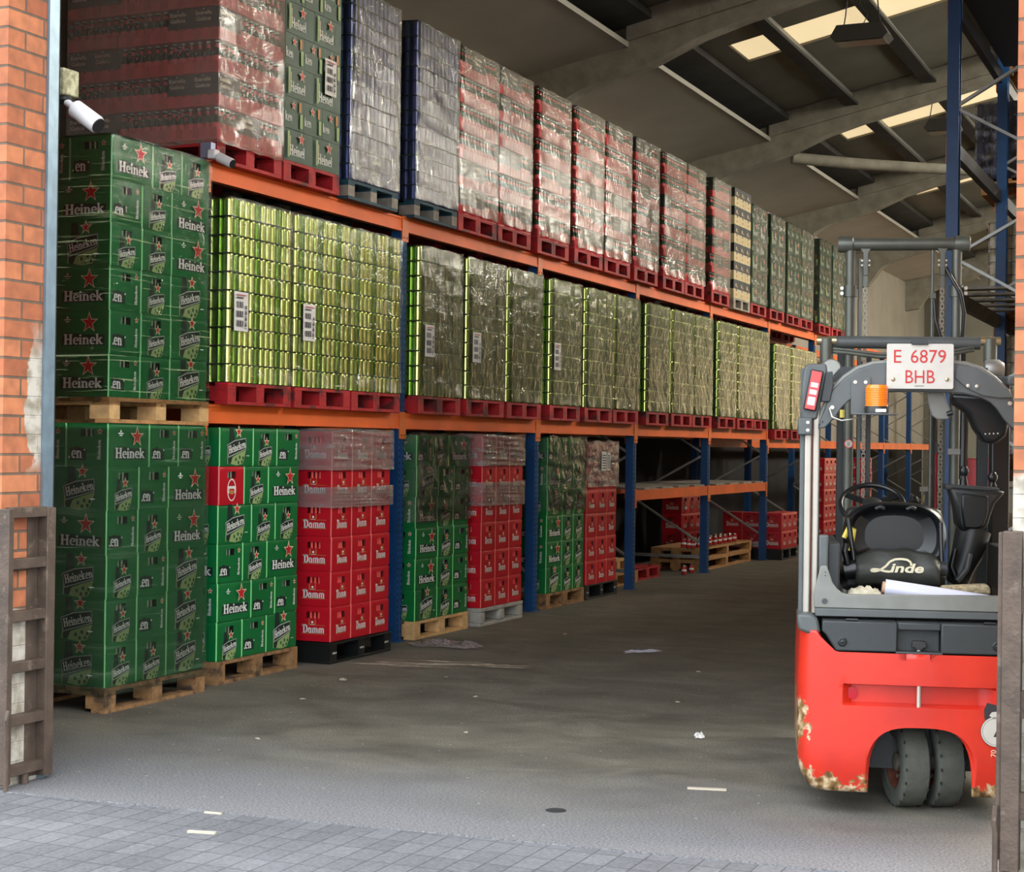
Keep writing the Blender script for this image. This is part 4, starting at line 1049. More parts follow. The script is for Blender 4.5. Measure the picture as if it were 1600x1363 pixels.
# upper shelf: (far edge, kind, film, layers)
UP = [(10.00, 'bottle', 'film_faded', 7), (10.81, 'carton', None, 7), (11.75, 'bluecan', 'film_gray', 12), (12.84, 'bluecan', 'film_gray', 12), (13.67, 'bottle', 'film_sheen', 6), (14.45, 'bottle', 'film_sheen', 6),
      (15.42, 'bottle', 'film_sheen', 6), (16.38, 'bottle', 'film_sheen', 6), (17.24, 'bottle', 'film_sheen', 6), (18.18, 'bottle', 'film_sheen', 6), (19.18, 'bottle', 'film_sheen', 6), (19.98, 'bottle', 'film_sheen', 6),
      (21.10, 'bottle', 'film_sheen', 6), (22.10, 'bw', None, 6), (22.95, 'carton', 'film_haze', 6), (23.95, 'carton', 'film_haze', 6), (24.9, 'carton', 'film_clear', 6), (25.72, 'carton', 'film_haze', 6),
      (26.95, 'carton', 'film_clear', 6), (27.85, 'carton', 'film_haze', 6), (28.68, 'carton', 'film_haze', 6)]
bw_word = {'bottle': 'red and black bottle packs', 'carton': 'dark green cartons with red stars', 'bluecan': 'blue cans', 'bw': 'black and cream cartons'}
BAYI = [0, 0, 0, 1, 1, 1, 2, 2, 2, 3, 3, 3, 4, 4, 4, 5, 5, 5, 6, 6, 6]
near_c = set([(l, j, 0) for l in (1, 3, 5) for j in (0,)]+[(l, j, 2) for l in (0, 2, 4) for j in (0,)]+[(l, 1, 0) for l in (0, 4)])
prev = 0
for i, (e, kind, fm, n) in enumerate(UP):
    e *= .9855; y0 = max(e-.805, prev+.012); sy = (e-y0)/.815; prev = e; zb = 3.402
    pm = 'pallet_teal' if kind == 'bluecan' else ('wood_gray' if kind == 'bw' else 'pallet_red')
    where = f"{['nearest', 'middle', 'farthest'][i % 3]} on upper shelf, {orn[BAYI[i]]} left bay"
    _p = load_pallet(pm, (-6.085, y0, zb+.001), .80, f"{ {'pallet_teal':'dark teal','wood_gray':'bare wooden','pallet_red':'red'}[pm]} pallet, {where}", 'pallets on the upper shelf', matb='wood_gray' if pm == 'pallet_teal' else None)
    _p.scale = (1, min(1, sy), 1)
    lay = .217 if i == 0 else (.1195 if kind == 'bluecan' else .236)
    rn = random.Random(i)
    cr = near_c if i == 0 else set((l, j, q) for l in range(7) for j in range(3) for q in range(3) if rn.random() < .3)
    o = wrapped(kind, y0+.003, zb+.148, f'wrapped load of {bw_word[kind]}, {where}', 'wrapped loads on the upper shelf', film=fm, lay=lay, n=n, seed=40+i, depth=3 if i < 2 else (2 if i % 3 == 0 else 1) if i != 2 else 2, cartonrows=cr, skirt=.035 if kind == 'bottle' else .01, sheet=(.62, .68) if i == 1 else None, x1=-6.085); o.scale = (1, min(1, sy), 1)

# free standing stretch film round the floor stacks
def wrap_thing(x0, x1, y0, y1, z0, z1, mt, label, seed, amp=.006, top=True):
    mb, nm = film_box(x0, x1, y0, y1, z0, z1, mt, seed=seed, amp=amp, top=top)
    tag(mb.build(nm), label, 'plastic wrap', None)
wrap_thing(-7.22, -6.008, 7.868, 8.892, 1.80, 3.372, 'film_streak', 'clear stretch film wound round the upper crate stack by the doorway', 1, .003)
wrap_thing(-7.22, -6.008, 7.868, 8.892, .10, 1.67, 'film_thin', 'clear stretch film wound round the floor crate stack by the doorway', 2, .003, False)
wrap_thing(-6.56, -5.945, 10.362, 11.288, 1.39, 1.685, 'film_milky', 'milky crumpled film cap over the first red crate stack', 3, .010)
wrap_thing(-6.56, -5.945, 10.362, 11.288, 1.12, 1.27, 'film_milky', 'band of milky film round the middle of first red crate stack', 4, .004, False)
wrap_thing(-6.65, -6.03, 13.112, 14.038, 1.40, 1.68, 'film_milky', 'milky crumpled film cap over the second red crate stack', 5, .010)
wrap_thing(-6.65, -6.03, 13.112, 14.038, 1.05, 1.26, 'film_milky', 'band of milky film round the middle of second red crate stack', 6, .004, False)
wrap_thing(-6.75, -6.14, 15.922, 16.848, 1.16, 1.64, 'film_milky', 'crumpled film over the top of the third red crate stack', 7, .010)
wrap_thing(-7.30, -6.09, 11.975, 13.005, .95, 1.675, 'film_clear', 'torn clear film round the top of green crates, second bay', 8, .008)
wrap_thing(-7.36, -6.14, 14.865, 15.895, .95, 1.68, 'film_clear', 'torn clear film round the top of green crates, third bay', 9, .008)
p = Print(); p.rect(-.13, .02, -.10, .10, 'paper'); p.rect(.04, .13, -.10, .09, 'paper')
for k in range(6): p.rect(-.11, -.0, -.08+.027*k, -.07+.027*k, 'ink')
for k in range(7): p.rect(.055, .115, -.08+.022*k, -.07+.022*k, 'ink')
o = inst('paper_sheet', p.mesh('paper_sheet'), None, (-6.128, 16.42, 1.43), PI/2); tag(o, 'two white printed sheets taped on the third red crate stack', 'paper')

# ------------------------------------------------------------------ right-hand racking
for i, (y, x) in enumerate(((12.9, -2.075), (15.7, -2.075), (18.5, -2.075), (21.3, -2.075))):
    frame(y, 6.2, f'tall blue right-hand rack frame, {orn[i]} beyond the forklift truck', x=x, sgn=1, nodes=[(0, .75), (1, 1.33), (0, 1.9), (1, 2.48), (0, 3.06), (1, 3.62), (0, 4.20), (1, 4.78), (0, 5.35), (1, 5.9)])
for i, y in enumerate((12.9, 15.7, 18.5)):
    for k, (zb, m) in enumerate(((1.30, 'beam_orange'), (2.72, 'wood_gray'), (3.86, 'steel_dark'), (4.95, 'steel_dark'))):
        if i == 0 and k == 0: continue
        beam(y, y+2.8, zb, zb+.11, f'{["orange", "dusty grey", "dark", "dark"][k]} beam at level {["one","two","three","four"][k]} of the {orn[i]} right-hand bay', 'right-hand shelf beams', x=-2.075, m=m, sgn=1)
        beam(y, y+2.8, zb, zb+.11, f'{["orange", "dusty grey", "dark", "dark"][k]} rear beam at level {["one","two","three","four"][k]} of the {orn[i]} right-hand bay', 'right-hand rear beams', x=-.975, m=m, sgn=-1)
for j in range(5):
    m = MB(); y = 13.1+j*.52; m.box(-2.07, -.98, y, y+.16, 2.832, 2.852, 'wood_gray'); tag(m.build('wooden_plank'), f'dusty wooden shelf slat, {orn[j]} beyond the first right-hand frame', 'board', 'right-hand shelf slats')
def wrapped_r(kind, y0, zb, n, label, film, x=-2.11, lay=None):
    load_pallet('wood', (x+1.15, y0, zb-.147), .8, label.replace('load', 'pallet under the load'), 'right-hand pallets')
    r = wrapped(kind, y0, zb, label, 'right-hand rack loads', x1=x+1.15, film=film, n=n, lay=lay, depth=3, seed=int(y0*10+zb))
    r.children[-1]
wrapped_r('sunlitcan', 15.92, 2.98, 6, 'sunlit-coloured can load on the second level, nearest in second right-hand bay', 'film_light', x=-2.12, lay=.1215)
wrapped_r('sunlitcan', 15.92, 1.56, 9, 'sunlit-coloured can load on the lowest shelf, nearest in second right-hand bay', 'film_light', x=-2.12, lay=.1215)
wrapped_r('bluecan', 15.92, 4.12, 6, 'dark wrapped load on the third level, nearest in second right-hand bay', 'film_clear', x=-2.25, lay=.118)
wrapped_r('bluecan', 15.92, 5.21, 6, 'dark wrapped load on the top level, nearest in second right-hand bay', 'film_clear', x=-2.12, lay=.118)
m = MB(); m.box(-2.0, -1.0, 13.0, 15.5, 5.062, 5.12, 'carton_black'); tag(m.build('shelf_board'), 'dark board deck on the highest right-hand shelf', 'board')

# ------------------------------------------------------------------ forklift truck (local: X right, Y forward, seen from behind)
def forklift():
    r = empty('forklift', (-1.265, 7.27, 0), math.radians(15)); tag(r, 'red and grey forklift truck seen from behind, parked in the doorway on the right', 'forklift')
    # --- counterweight: rounded plan, arch cut-out, tow pocket
    HW = .511; rc = .11
    plan = [(-HW, .95), (-HW, .55), (-HW, .25), (-HW, rc)]
    for i in range(1, 9):
        a = PI+PI/2*i/8; plan.append((-HW+rc+rc*math.cos(a), rc+rc*math.sin(a)))
    xs = [-.36, -.345, -.322, -.318, -.30, -.28, -.25, -.226]+[.012-.236*math.cos(PI*i/22) for i in range(23)]+[.249, .27, .30, .322, .328, .345, .36]
    cen = [(x, .0) for x in xs]
    plan += cen+[(-x, y) for x, y in reversed(plan)]
    def arch(x):
        u = abs((x-.012)/.2361)
        return .105+.290*max(0, 1-u**3.2)**(1/3.2) if u < 1 else .105
    def top(x):
        a = abs(x)
        return .80 if a > .45 else (.80-(a-.45)*0 if a > .44 else (.712+(a-.355)*(.078/.085) if a > .355 else .712))
    zr = [.105, .125, .16, .20, .25, .30, .34, .37, .40, .43, .46, .482, .492, .52, .55, .566, .576, .62, .66, .69, .712, .75, .79, .80]
    vs = []; n = len(plan); m = MB()
    for z in zr:
        k = .90+.1*min(1, (z-.105)/.12)**.6; tuck = .02*(1-min(1, (z-.105)/.12))
        if z > .6: k *= 1-.012*(z-.6)/.2
        for x, y in plan:
            zz = min(max(z, arch(x) if y < .05 else .105+.0), top(x)); kk = k if abs(x) > .3 else 1+(k-1)*abs(x)/.3
            yy = y+tuck*(1 if y < .2 else 0)-.012*(1-(x/.5)**2 if y < .12 else 0)
            if .487 < z < .571 and abs(x) < .32 and y < .01: yy += .055*min(1, (.32-abs(x))/.03)
            vs.append((x*kk, yy, zz))
    m.add(vs, [(j*n+i, j*n+i+1, (j+1)*n+i+1, (j+1)*n+i) for j in range(len(zr)-1) for i in range(n-1)], 'fl_red')
    cw = m.build('counterweight', r, ang=32)
    so_ = cw.modifiers.new('solid', 'SOLIDIFY'); so_.thickness = .03; so_.offset = -1
    m = MB(); m.box(-.43, .43, .30, 1.30, .16, .84, 'fl_charcoal'); m.box(-.20, .225, .62, .64, .1, .4, 'steel_dark'); m.build('chassis', r)
    m = MB(); m.box(-.44, .44, .06, .30, .55, .70, 'fl_black'); m.box(-.44, -.29, .06, .30, .14, .55, 'fl_black'); m.box(.29, .44, .06, .30, .14, .55, 'fl_black'); m.build('wheel_housing', r)
    m = MB(); m.lathe([(0, .010), (.023, .010), (.024, .0), (.026, -.004), (0, -.006)], 'reflector_red', c=(-.281, .038, .531), axis='y', n=24); m.build('reflector', r)
    m = MB(); m.tube([(.002, .004, .478), (.002, .004, .578)], .0095, 'fl_steel', n=14); m.tube([(.002, .004, .47), (.002, .004, .482)], .014, 'fl_steel', n=14); m.build('tow_pin', r)
    m = MB(); m.tube([(.002, .03, .700), (.002, .03, .74)], .010, 'fl_steel', n=12); m.lathe([(.016, .702), (.018, .704), (.016, .710), (0, .710)], 'fl_steel', c=(.002, .03, 0), n=12); m.build('pin_shaft', r)
    m = MB(); m.prism([(-.030, .738), (-.016, .736), (-.014, .728), (.018, .728), (.020, .736), (.034, .738), (.030, .765), (-.026, .765)], .012, .045, 'fl_black_soft'); m.build('pin_knob', r, bevel=.003)
    # sticker on the right of the counterweight
    p = Print(); p.ell(0, 0, .066, .066, 'ink', n=40); p.ell(0, 0, .064, .064, 'plate_white', n=40); p.ell(0, 0, .058, .058, 'ink', n=40); p.ell(0, 0, .0565, .0565, 'plate_white', n=40)
    p.poly([(-.012, -.022), (.012, .030), (.022, .030), (.0, -.015), (.03, -.015), (.03, -.024)], 'ink'); p.rect(.012, .020, -.04, .0, 'ink')
    inst('speed_sticker', p.mesh('speed_sticker'), r, (.325, -.013, .392))
    p = Print(); p.poly([(-.05, -.03), (-.02, -.045), (.03, -.03), (.05, .01), (.03, .045), (.0, .03), (-.04, .04), (-.052, .01)], 'ink'); p.poly([(-.03, -.015), (-.01, -.03), (.02, -.02), (.01, .005), (-.02, .0)], 'plate_white'); inst('torn_sticker', p.mesh('torn_sticker'), r, (.325, -.013, .475))
    p = Print(); p.font('70', 0, 0, .022, 'logo_cream', rot=PI/2); p.font('IT', .0, -.03, .018, 'logo_cream'); inst('paint_mark', p.mesh('paint_mark'), r, (.325, -.014, .285))
    # --- steered twin rear wheels
    th = math.radians(13)
    wr = .195
    def tire(cx):
        ax = empty('wheel', (.045+cx*math.cos(th), .30+cx*math.sin(th), wr), th); ax.parent = r
        m = MB(); w = .062
        prof = [(.115, -w+.012), (.125, -w+.002), (.165, -w), (.182, -w+.004), (wr-.002, -w+.012), (wr, -w*.4), (wr, w*.4), (wr-.002, w-.012), (.182, w-.004), (.165, w), (.125, w-.002), (.115, w-.012)]
        m.lathe(prof, 'tire', axis='x', n=56)
        for k in range(40):   # worn tread nicks along both shoulders
            a = 2*PI*k/40
            for s in (-1, 1):
                if (k+(s > 0)) % 2: continue
                c = Vector((s*(w-.010), (wr-.002)*math.cos(a), (wr-.002)*math.sin(a)))
                t = Vector((0, -math.sin(a), math.cos(a)))
                m.bar(c-t*.006, c+t*.006, .012, .004, 'rubber', up=(1, 0, 0))
        m.build('tyre', ax)
        m = MB(); m.lathe([(.117, -w+.012), (.110, -w+.014), (.105, -w+.03), (.098, -.01), (.05, .0), (.045, -.03), (0, -.032)], 'rim_rust', axis='x', n=40)
        m.lathe([(.117, w-.012), (.105, w-.03), (.0, w-.03)], 'rim_rust', axis='x', n=40)
        m.lathe([(.040, -.0), (.040, -.045), (.032, -.05), (0, -.05)], 'fl_chain', axis='x', n=20)
        m.build('rim', ax)
        m = MB()
        for k in range(5):
            a = 2*PI*k/5; c = (0, .072*math.cos(a), .072*math.sin(a)); m.lathe([(.010, -.0), (.010, -.028), (0, -.028)], 'fl_chain', c=c, axis='x', n=6)
        m.build('wheel_nuts', ax)
    tire(-.078); tire(.078)
    m = MB(); m.tube([(.03, .293, wr), (.06, .303, wr)], .03, 'steel_dark'); m.box(.02, .07, .26, .34, wr, .42, 'steel_dark'); m.tube([(.045, .20, .21), (.045, .28, .21)], .012, 'fl_steel'); m.build('steering_axle', r)
    for s in (-1, 1):
        ax = empty('wheel', (s*.34, 1.42, .24)); ax.parent = r
        m = MB(); m.lathe([(.12, -.09), (.22, -.09), (.24, -.07), (.24, .07), (.22, .09), (.12, .09)], 'tire', axis='x', n=40); m.build('tyre', ax)
        m = MB(); m.lathe([(0, -.05), (.12, -.05), (.12, .05), (0, .05)], 'rim_rust', axis='x', n=30); m.build('rim', ax)
    # --- rear hood
    L = [(-.41, .846), (-.412, .80), (-.395, .785), (-.352, .716), (-.092, .716), (-.092, .846)]
    m = MB(); m.prism(L, -.008, .30, 'fl_charcoal'); m.prism([(-x, z) for x, z in L], -.008, .30, 'fl_charcoal')
    m.prism([(-.092, .716), (.092, .716), (.092, .846), (-.092, .846)], .045, .30, 'fl_charcoal'); m.prism([(-.10, .709), (.10, .709), (.10, .722), (-.10, .722)], -.012, .06, 'fl_charcoal'); m.prism([(-.092, .812), (.092, .812), (.092, .846), (-.092, .846)], .0, .05, 'fl_charcoal')
    hd = m.build('rear_hood', r, bevel=.010)
    for s in (-1, 1):
        m = MB(); c = (s*.325, -.008, .756); m.lathe([(.020, .004), (.020, -.004), (.016, -.006), (.013, .004), (.009, .0), (.008, -.007), (0, -.010)], 'fl_black', c=c, axis='y', n=24); m.build('hood_fastener', r)
        m = MB(); m.tube([(s*.29-.02, .0, .852), (s*.29+.03, .0, .852)], .006, 'steel_dark', n=8); m.build('hinge', r)
    # --- grey rear cross panel with left gusset
    P = [(-.445, .893), (-.447, .95), (-.418, 1.076), (-.392, 1.078), (-.378, 1.04), (-.366, 1.005), (-.348, .978), (-.325, .960), (-.30, .954), (.44, .966), (.44, .893)]
    m = MB(); m.prism(P, .075, .115, 'fl_gray_light'); m.build('rear_panel', r, bevel=.004)
    m = MB(); m.prism([(-.44, .858), (.44, .862), (.44, .892), (-.44, .892)], .06, .14, 'fl_gray'); m.prism([(-.44, .852), (.44, .855), (.44, .862), (-.44, .859)], .09, .14, 'fl_black'); m.box(-.40, .44, .115, .34, .90, .93, 'fl_gray'); m.build('lower_lip', r, bevel=.003)
    m = MB(); m.lathe([(.013, 0), (.013, -.004), (.009, -.005), (.008, -.001), (.004, -.001), (.003, -.006), (0, -.006)], 'fl_gray', c=(-.40, .075, .924), axis='y', n=20); m.build('panel_bolt', r)
    for z in (1.05, 1.035):
        m = MB(); m.lathe([(.003, 0), (.003, -.001), (0, -.001)], 'ink', c=(-.398, .0745, z), axis='y', n=8); m.build('rivet_hole', r)
    # --- pillars
    for s in (-1, 1):
        c1, c2 = ('fl_pillar', 'fl_gray') if s < 0 else ('fl_gray', 'fl_charcoal')
        def bx(n, x0, x1, y0, y1, z0, z1, mm, bv=.003):
            a, b = sorted((s*-x0, s*-x1)); m = MB(); m.box(a, b, y0, y1, z0, z1, mm); return m.build(n, r, bevel=bv)
        bx('pillar', -.512, -.492, .16, .26, .86, 1.95, c2); bx('pillar', -.492, -.464, .13, .24, .86, 1.72, c1, .006)
        bx('pillar_groove', -.464, -.456, .155, .24, .86, 1.76, 'rim_rust', 0); bx('pillar', -.456, -.430, .14, .24, .86, 1.80, c1, .006)
        m = MB(); m.prism([(s*.515, .80), (s*.518, .87), (s*.46, .868), (s*.43, .85), (s*.415, .79), (s*.45, .775)], .02, .28, 'fl_gray'); m.build('pillar_foot', r, bevel=.012)
        bx('pillar', -.44, -.39, 1.25, 1.33, .80, 1.95, 'fl_charcoal')
    m = MB(); m.box(-.523, -.462, .105, .20, 1.652, 1.728, 'fl_gray'); cl = m.build('clamp', r, bevel=.006)
    for z in (1.672, 1.706):
        m = MB(); m.lathe([(.008, 0), (.008, -.005), (.004, -.006), (0, -.004)], 'fl_steel', c=(-.481, .105, z), axis='y', n=14); m.build('bolt', cl)
    # --- corner cap with tail light
    m = MB(); m.prism([(-.510, 1.72), (-.508, 1.86), (-.500, 1.945), (-.485, 1.968), (-.40, 1.970), (-.396, 1.93), (-.415, 1.85), (-.44, 1.72)], .13, .26, 'fl_gray'); m.build('corner_cap', r, bevel=.010)
    tl = empty('tail_light', (-.458, .105, 1.852)); tl.parent = r; tl.rotation_euler = (0, math.radians(10.5), 0)
    m = MB(); m.box(-.028, .030, .0, .05, -.092, .088, 'fl_black_soft'); m.build('housing', tl, bevel=.006)
    zc = -.088
    for h, mm in ((.018, 'light_red'), (.038, 'light_white'), (.010, 'light_red'), (.022, 'light_white'), (.010, 'light_red'), (.022, 'light_white'), (.050, 'light_red')):
        m = MB(); m.box(-.016 if mm == 'light_white' else -.021, .016 if mm == 'light_white' else .021, -.014, .0, zc, zc+h-.0006, mm); m.build('lens', tl, bevel=.0015); zc += h
    m = MB(); m.box(-.0215, -.0165, -.0135, .0, -.088, .082, 'light_red'); m.box(.0165, .0215, -.0135, .0, -.088, .082, 'light_red'); m.build('lens', tl)
    m = MB(); m.prism([(-.425, 1.80), (-.405, 1.93), (-.375, 1.935), (-.37, 1.88), (-.385, 1.80)], .12, .16, 'fl_charcoal'); m.build('light_bracket', r, bevel=.004)
    # --- overhead guard: rear arch plate, side rails, roof bars
    out = [(-.436, 1.680), (-.425, 1.72), (-.404, 1.779), (-.376, 1.85), (-.32, 1.906), (-.265, 1.945), (-.196, 1.968), (-.1, 1.976), (0, 1.977)]
    inn = [(-.408, 1.683), (-.385, 1.705), (-.362, 1.731), (-.335, 1.772), (-.305, 1.803), (-.265, 1.823), (-.196, 1.840), (-.1, 1.846), (0, 1.847)]
    out2 = out+[(-x, z) for x, z in reversed(out[:-1])]; inn2 = inn+[(-x, z) for x, z in reversed(inn[:-1])]
    m = MB(); m.strip(out2, inn2, .13, .17, 'fl_gray'); m.build('guard_arch', r, bevel=.006)
    rim = [(x*1.005, z+.004) for x, z in out2]; m = MB(); m.tube([(x, .16, z) for x, z in rim], .012, 'fl_gray_light', n=10); m.build('guard_rim', r)
    m = MB(); m.prism([(.16, 1.965), (.24, 1.955), (.32, 1.912), (.39, 1.84), (.40, 1.825), (.34, 1.822), (.27, 1.832), (.20, 1.865), (.15, 1.91)], .118, .131, 'fl_gray'); m.build('guard_cover', r, bevel=.003)
    for x in (.206, .243):
        m = MB(); m.lathe([(.008, 0), (.008, -.005), (0, -.007)], 'fl_steel', c=(x, .118, 1.875+(x-.206)*-.06), axis='y', n=12); m.build('bolt', r)
    for x, z in ((-.43, 1.70), (-.417, 1.712), (.415, 1.70), (.43, 1.715), (.385, 1.80), (-.375, 1.775)):
        big = abs(x) < .4; m = MB(); m.lathe([(.009 if big else .004, 0), (.009 if big else .004, -.004), (0, -.005)], 'fl_steel' if big else 'ink', c=(x, .129, z), axis='y', n=12); m.build('bolt', r)
    for s in (-1, 1):
        m = MB(); m.bar((s*.40, .17, 1.90), (s*.40, 1.33, 1.95), .04, .04, 'fl_gray'); m.build('guard_rail', r, bevel=.008)
    for k in range(5):
        y = .45+k*.19; m = MB(); m.bar((-.33, y, 1.95), (.33, y, 1.95), .02, .04, 'fl_charcoal'); m.build('roof_bar', r)
    # --- beacon on its bracket
    bk = empty('beacon', (-.187, .06, 1.752)); bk.parent = r
    m = MB(); m.prism([(-.108, -.006), (-.024, -.006), (-.024, .160), (-.108, .150)], .058, .064, 'fl_gray'); m.box(-.108, .088, -.07, .064, -.010, -.004, 'fl_gray'); m.build('bracket', bk, bevel=.0015)
    m = MB(); m.lathe([(.052, -.004), (.053, .022), (.050, .028), (0, .028)], 'fl_black_soft', n=32); m.build('base', bk)
    m = MB(); pr = [(.049, .028)]
    for k in range(11): pr += [(.0495, .030+k*.0075), (.0475, .0335+k*.0075)]
    pr += [(.047, .112), (.042, .121), (.0, .123)]
    m.lathe(pr, 'amber', n=36); m.build('lens', bk)
    m = MB(); m.tube([(0, 0, .03), (0, 0, .10)], .02, 'amber_dark'); m.build('lamp', bk)
    p = Print(); p.rect(-.02, .025, 0, .014, 'paper'); o = inst('rating_label', p.mesh('rating_label'), bk, (.012, -.0525, .002))
    for x in (-.090, -.045):
        m = MB(); m.lathe([(.008, 0), (.008, -.003), (0, -.004)], 'fl_steel', c=(x, .058, .135), axis='y', n=14); m.build('bolt', bk)
    m = MB(); m.tube([(-.20, .06, .02), (-.19, .03, -.02), (-.15, .03, -.035), (-.11, .04, -.03), (-.08, .05, -.022)], .0035, 'fl_steel', n=6); m.build('cable', bk)
    # --- number plate
    npl = empty('number_plate', (-.001, .10, 1.958)); npl.parent = r
    w, h, q = .1425, .0985, .008
    rr = []
    for cx, cz, a0 in ((w-q, h-q, 0), (-w+q, h-q, 90), (-w+q, -h+q, 180), (w-q, -h+q, 270)):
        rr += [(cx+q*math.cos(math.radians(a0+i*30)), cz+q*math.sin(math.radians(a0+i*30))) for i in range(4)]
    m = MB(); m.prism(rr, .0, .003, 'plate_white'); m.build('plate', npl)
    p = Print(); p.font('E', -.112, .015, .058, 'plate_red', width=.032); p.font('6879', -.040, .015, .058, 'plate_red', width=.150)
    p.font('BHB', -.062, -.074, .058, 'plate_red', width=.125); p.rect(-.022, .018, -.087, -.085, 'ink'); inst('plate_lettering', p.mesh('plate_lettering'), npl)
    for s in (-1, 1):
        m = MB(); m.lathe([(.009, 0), (.008, -.004), (.004, -.006), (0, -.006)], 'fl_brass', c=(s*.115-(.0 if s > 0 else 0), -.001, -.057), axis='y', n=16); m.build('bolt', npl)
    m = MB(); m.box(-.038, .034, -.012, .02, .094, .112, 'fl_charcoal'); m.build('plate_lamp', npl, bevel=.003)
    # --- mirror paddle and hanging black fan housing
    m = MB(); m.prism([(.036, 1.86), (.110, 1.86), (.128, 1.80), (.146, 1.765), (.146, 1.742), (.130, 1.728), (.085, 1.728), (.062, 1.745), (.045, 1.80)], .20, .225, 'fl_gray_light'); m.build('mirror_back', r, bevel=.006)
    m = MB(); m.tube([(.128, .198, 1.752), (.150, .19, 1.76)], .012, 'fl_black'); m.build('mirror_knob', r)
    m = MB(); m.prism([(.16, 1.85), (.39, 1.84), (.42, 1.72), (.405, 1.66), (.36, 1.62), (.31, 1.635), (.27, 1.69), (.24, 1.76), (.18, 1.80)], .38, .52, 'fl_black'); m.build('visor', r, bevel=.02)
    for k in range(4):
        m = MB(); m.lathe([(.004, 0), (0, -.002)], 'fl_steel', c=(.315+k*.018, .379, 1.668+.001*k), axis='y', n=8); m.build('rivet', r)
    # --- work lights at the front corners of the guard
    for s, x in ((-1, -.36), (1, .46)):
        m = MB(); m.lathe([(0, -.02), (.045, -.02), (.052, .0), (.052, .05), (.035, .075), (0, .08)], 'galv', c=(x-.02*s, 1.28, 2.0), axis='x' if s > 0 else 'y', n=28)
        m.build('work_light', r)
        m = MB(); m.tube([(x, 1.38, 2.16), (x, 1.38, 2.04)], .034, 'fl_mast', n=18); m.tube([(x-.05, 1.38, 2.15), (x+.05, 1.38, 2.15)], .022, 'fl_brass', n=14); m.build('light_stem', r)
    # --- mast
    MY = 1.75; MC = .052
    m = MB(); m.tube([(MC-.30, MY, 2.692), (MC+.30, MY, 2.692)], .034, 'fl_mast', n=26); m.build('mast_crosshead', r)
    for s in (-1, 1):
        m = MB(); m.lathe([(.0, 0), (.040, 0), (.044, .012), (.044, .075), (.038, .08), (.036, .08)], 'fl_mast', c=(MC+s*.345-(.08 if s > 0 else 0), MY, 2.692), axis='x', n=26); m.build('mast_end_cap', r)
        x = MC+s*.278
        m = MB(); m.tube([(x, MY, .25), (x, MY, 2.66)], .027, 'fl_mast', n=20); m.build('lift_cylinder', r)
        m = MB(); m.lathe([(.027, -.03), (.036, -.03), (.036, .03), (.027, .03)], 'fl_mast', c=(x, MY, 2.44), n=24); m.box(x+s*.036, x+s*.052, MY-.02, MY+.02, 2.42, 2.46, 'fl_mast')
        for dz in (-.014, .014): m.tube([(x+s*.045, MY-.03, 2.44+dz), (x+s*.045, MY-.018, 2.44+dz)], .010, 'fl_steel', n=8)
        m.build('cylinder_clamp', r)
        m = MB(); m.box(MC+s*.222-.009, MC+s*.222+.009, MY+.03, MY+.12, .08, 2.62, 'fl_mast'); m.build('mast_rail', r)
        m = MB(); m.box(MC+s*.30-.035, MC+s*.30+.035, MY+.05, MY+.15, .08, 2.12, 'fl_black_soft'); m.build('mast_channel', r)
        m = MB(); m.box(MC+s*.17-.012, MC+s*.17+.012, MY+.05, MY+.13, .08, 2.12, 'fl_black'); m.build('inner_channel', r)
        xr = MC+s*.200
        m = MB(); m.prism([(xr-.028, 2.665), (xr+.028, 2.665), (xr+.014, 2.64), (xr+.013, 2.52), (xr-.013, 2.52), (xr-.014, 2.64)], MY-.045, MY-.015, 'fl_mast'); m.build('chain_anchor', r, bevel=.003)
        m = MB()
        for dz in (2.60, 2.575): m.tube([(xr-.024, MY-.03, dz), (xr+.024, MY-.03, dz)], .010, 'fl_steel', n=10)
        m.box(xr-.011, xr+.011, MY-.04, MY-.02, 2.46, 2.52, 'fl_mast'); m.build('anchor_bolts', r)
        m = MB()
        k = 0; z = 2.47
        while z > 1.0:   # leaf chain: alternating plate pairs
            o = .0085 if k % 2 else .0035
            for q in (-1, 1): m.box(xr+q*o-.0018, xr+q*o+.0018, MY-.038, MY-.022, z-.024, z, 'fl_chain')
            m.tube([(xr-.011, MY-.03, z-.004), (xr+.011, MY-.03, z-.004)], .0045, 'fl_steel', n=6); z -= .020; k += 1
        m.build('chain', r, smooth=False)
    m = MB(); m.tube([(.205, MY, 2.66), (.205, MY, 1.1)], .010, 'fl_mast', n=10); m.box(.19, .222, MY-.015, MY+.01, 2.40, 2.43, 'fl_mast'); m.build('hose_rail', r)
    m = MB(); m.tube([(.262, MY-.02, 2.58), (.30, MY-.05, 2.50), (.345, MY-.06, 2.42), (.365, MY-.05, 2.32), (.36, MY-.03, 2.2), (.345, MY, 2.14)], .011, 'fl_black_soft', n=10); m.build('hose', r)
    m = MB(); m.tube([(.212, MY-.02, 2.39), (.22, MY-.04, 2.28), (.25, MY-.04, 2.18), (.262, MY-.03, 2.12)], .009, 'fl_black_soft', n=10); m.build('hose', r)
    m = MB(); m.tube([(-.35, 1.40, 2.145), (MC+.36, 1.40, 2.14)], .032, 'fl_gray', n=22); m.build('mast_crossbar', r)
    for z0 in (2.10, 2.085):
        m = MB(); m.tube([(-.34, 1.38, z0+.01), (-.25, 1.36, z0), (-.1, 1.35, z0-.02), (.05, 1.35, z0-.02), (.28, 1.36, z0), (.38, 1.38, z0+.02)], .009, 'fl_mast', n=8); m.build('hose', r)
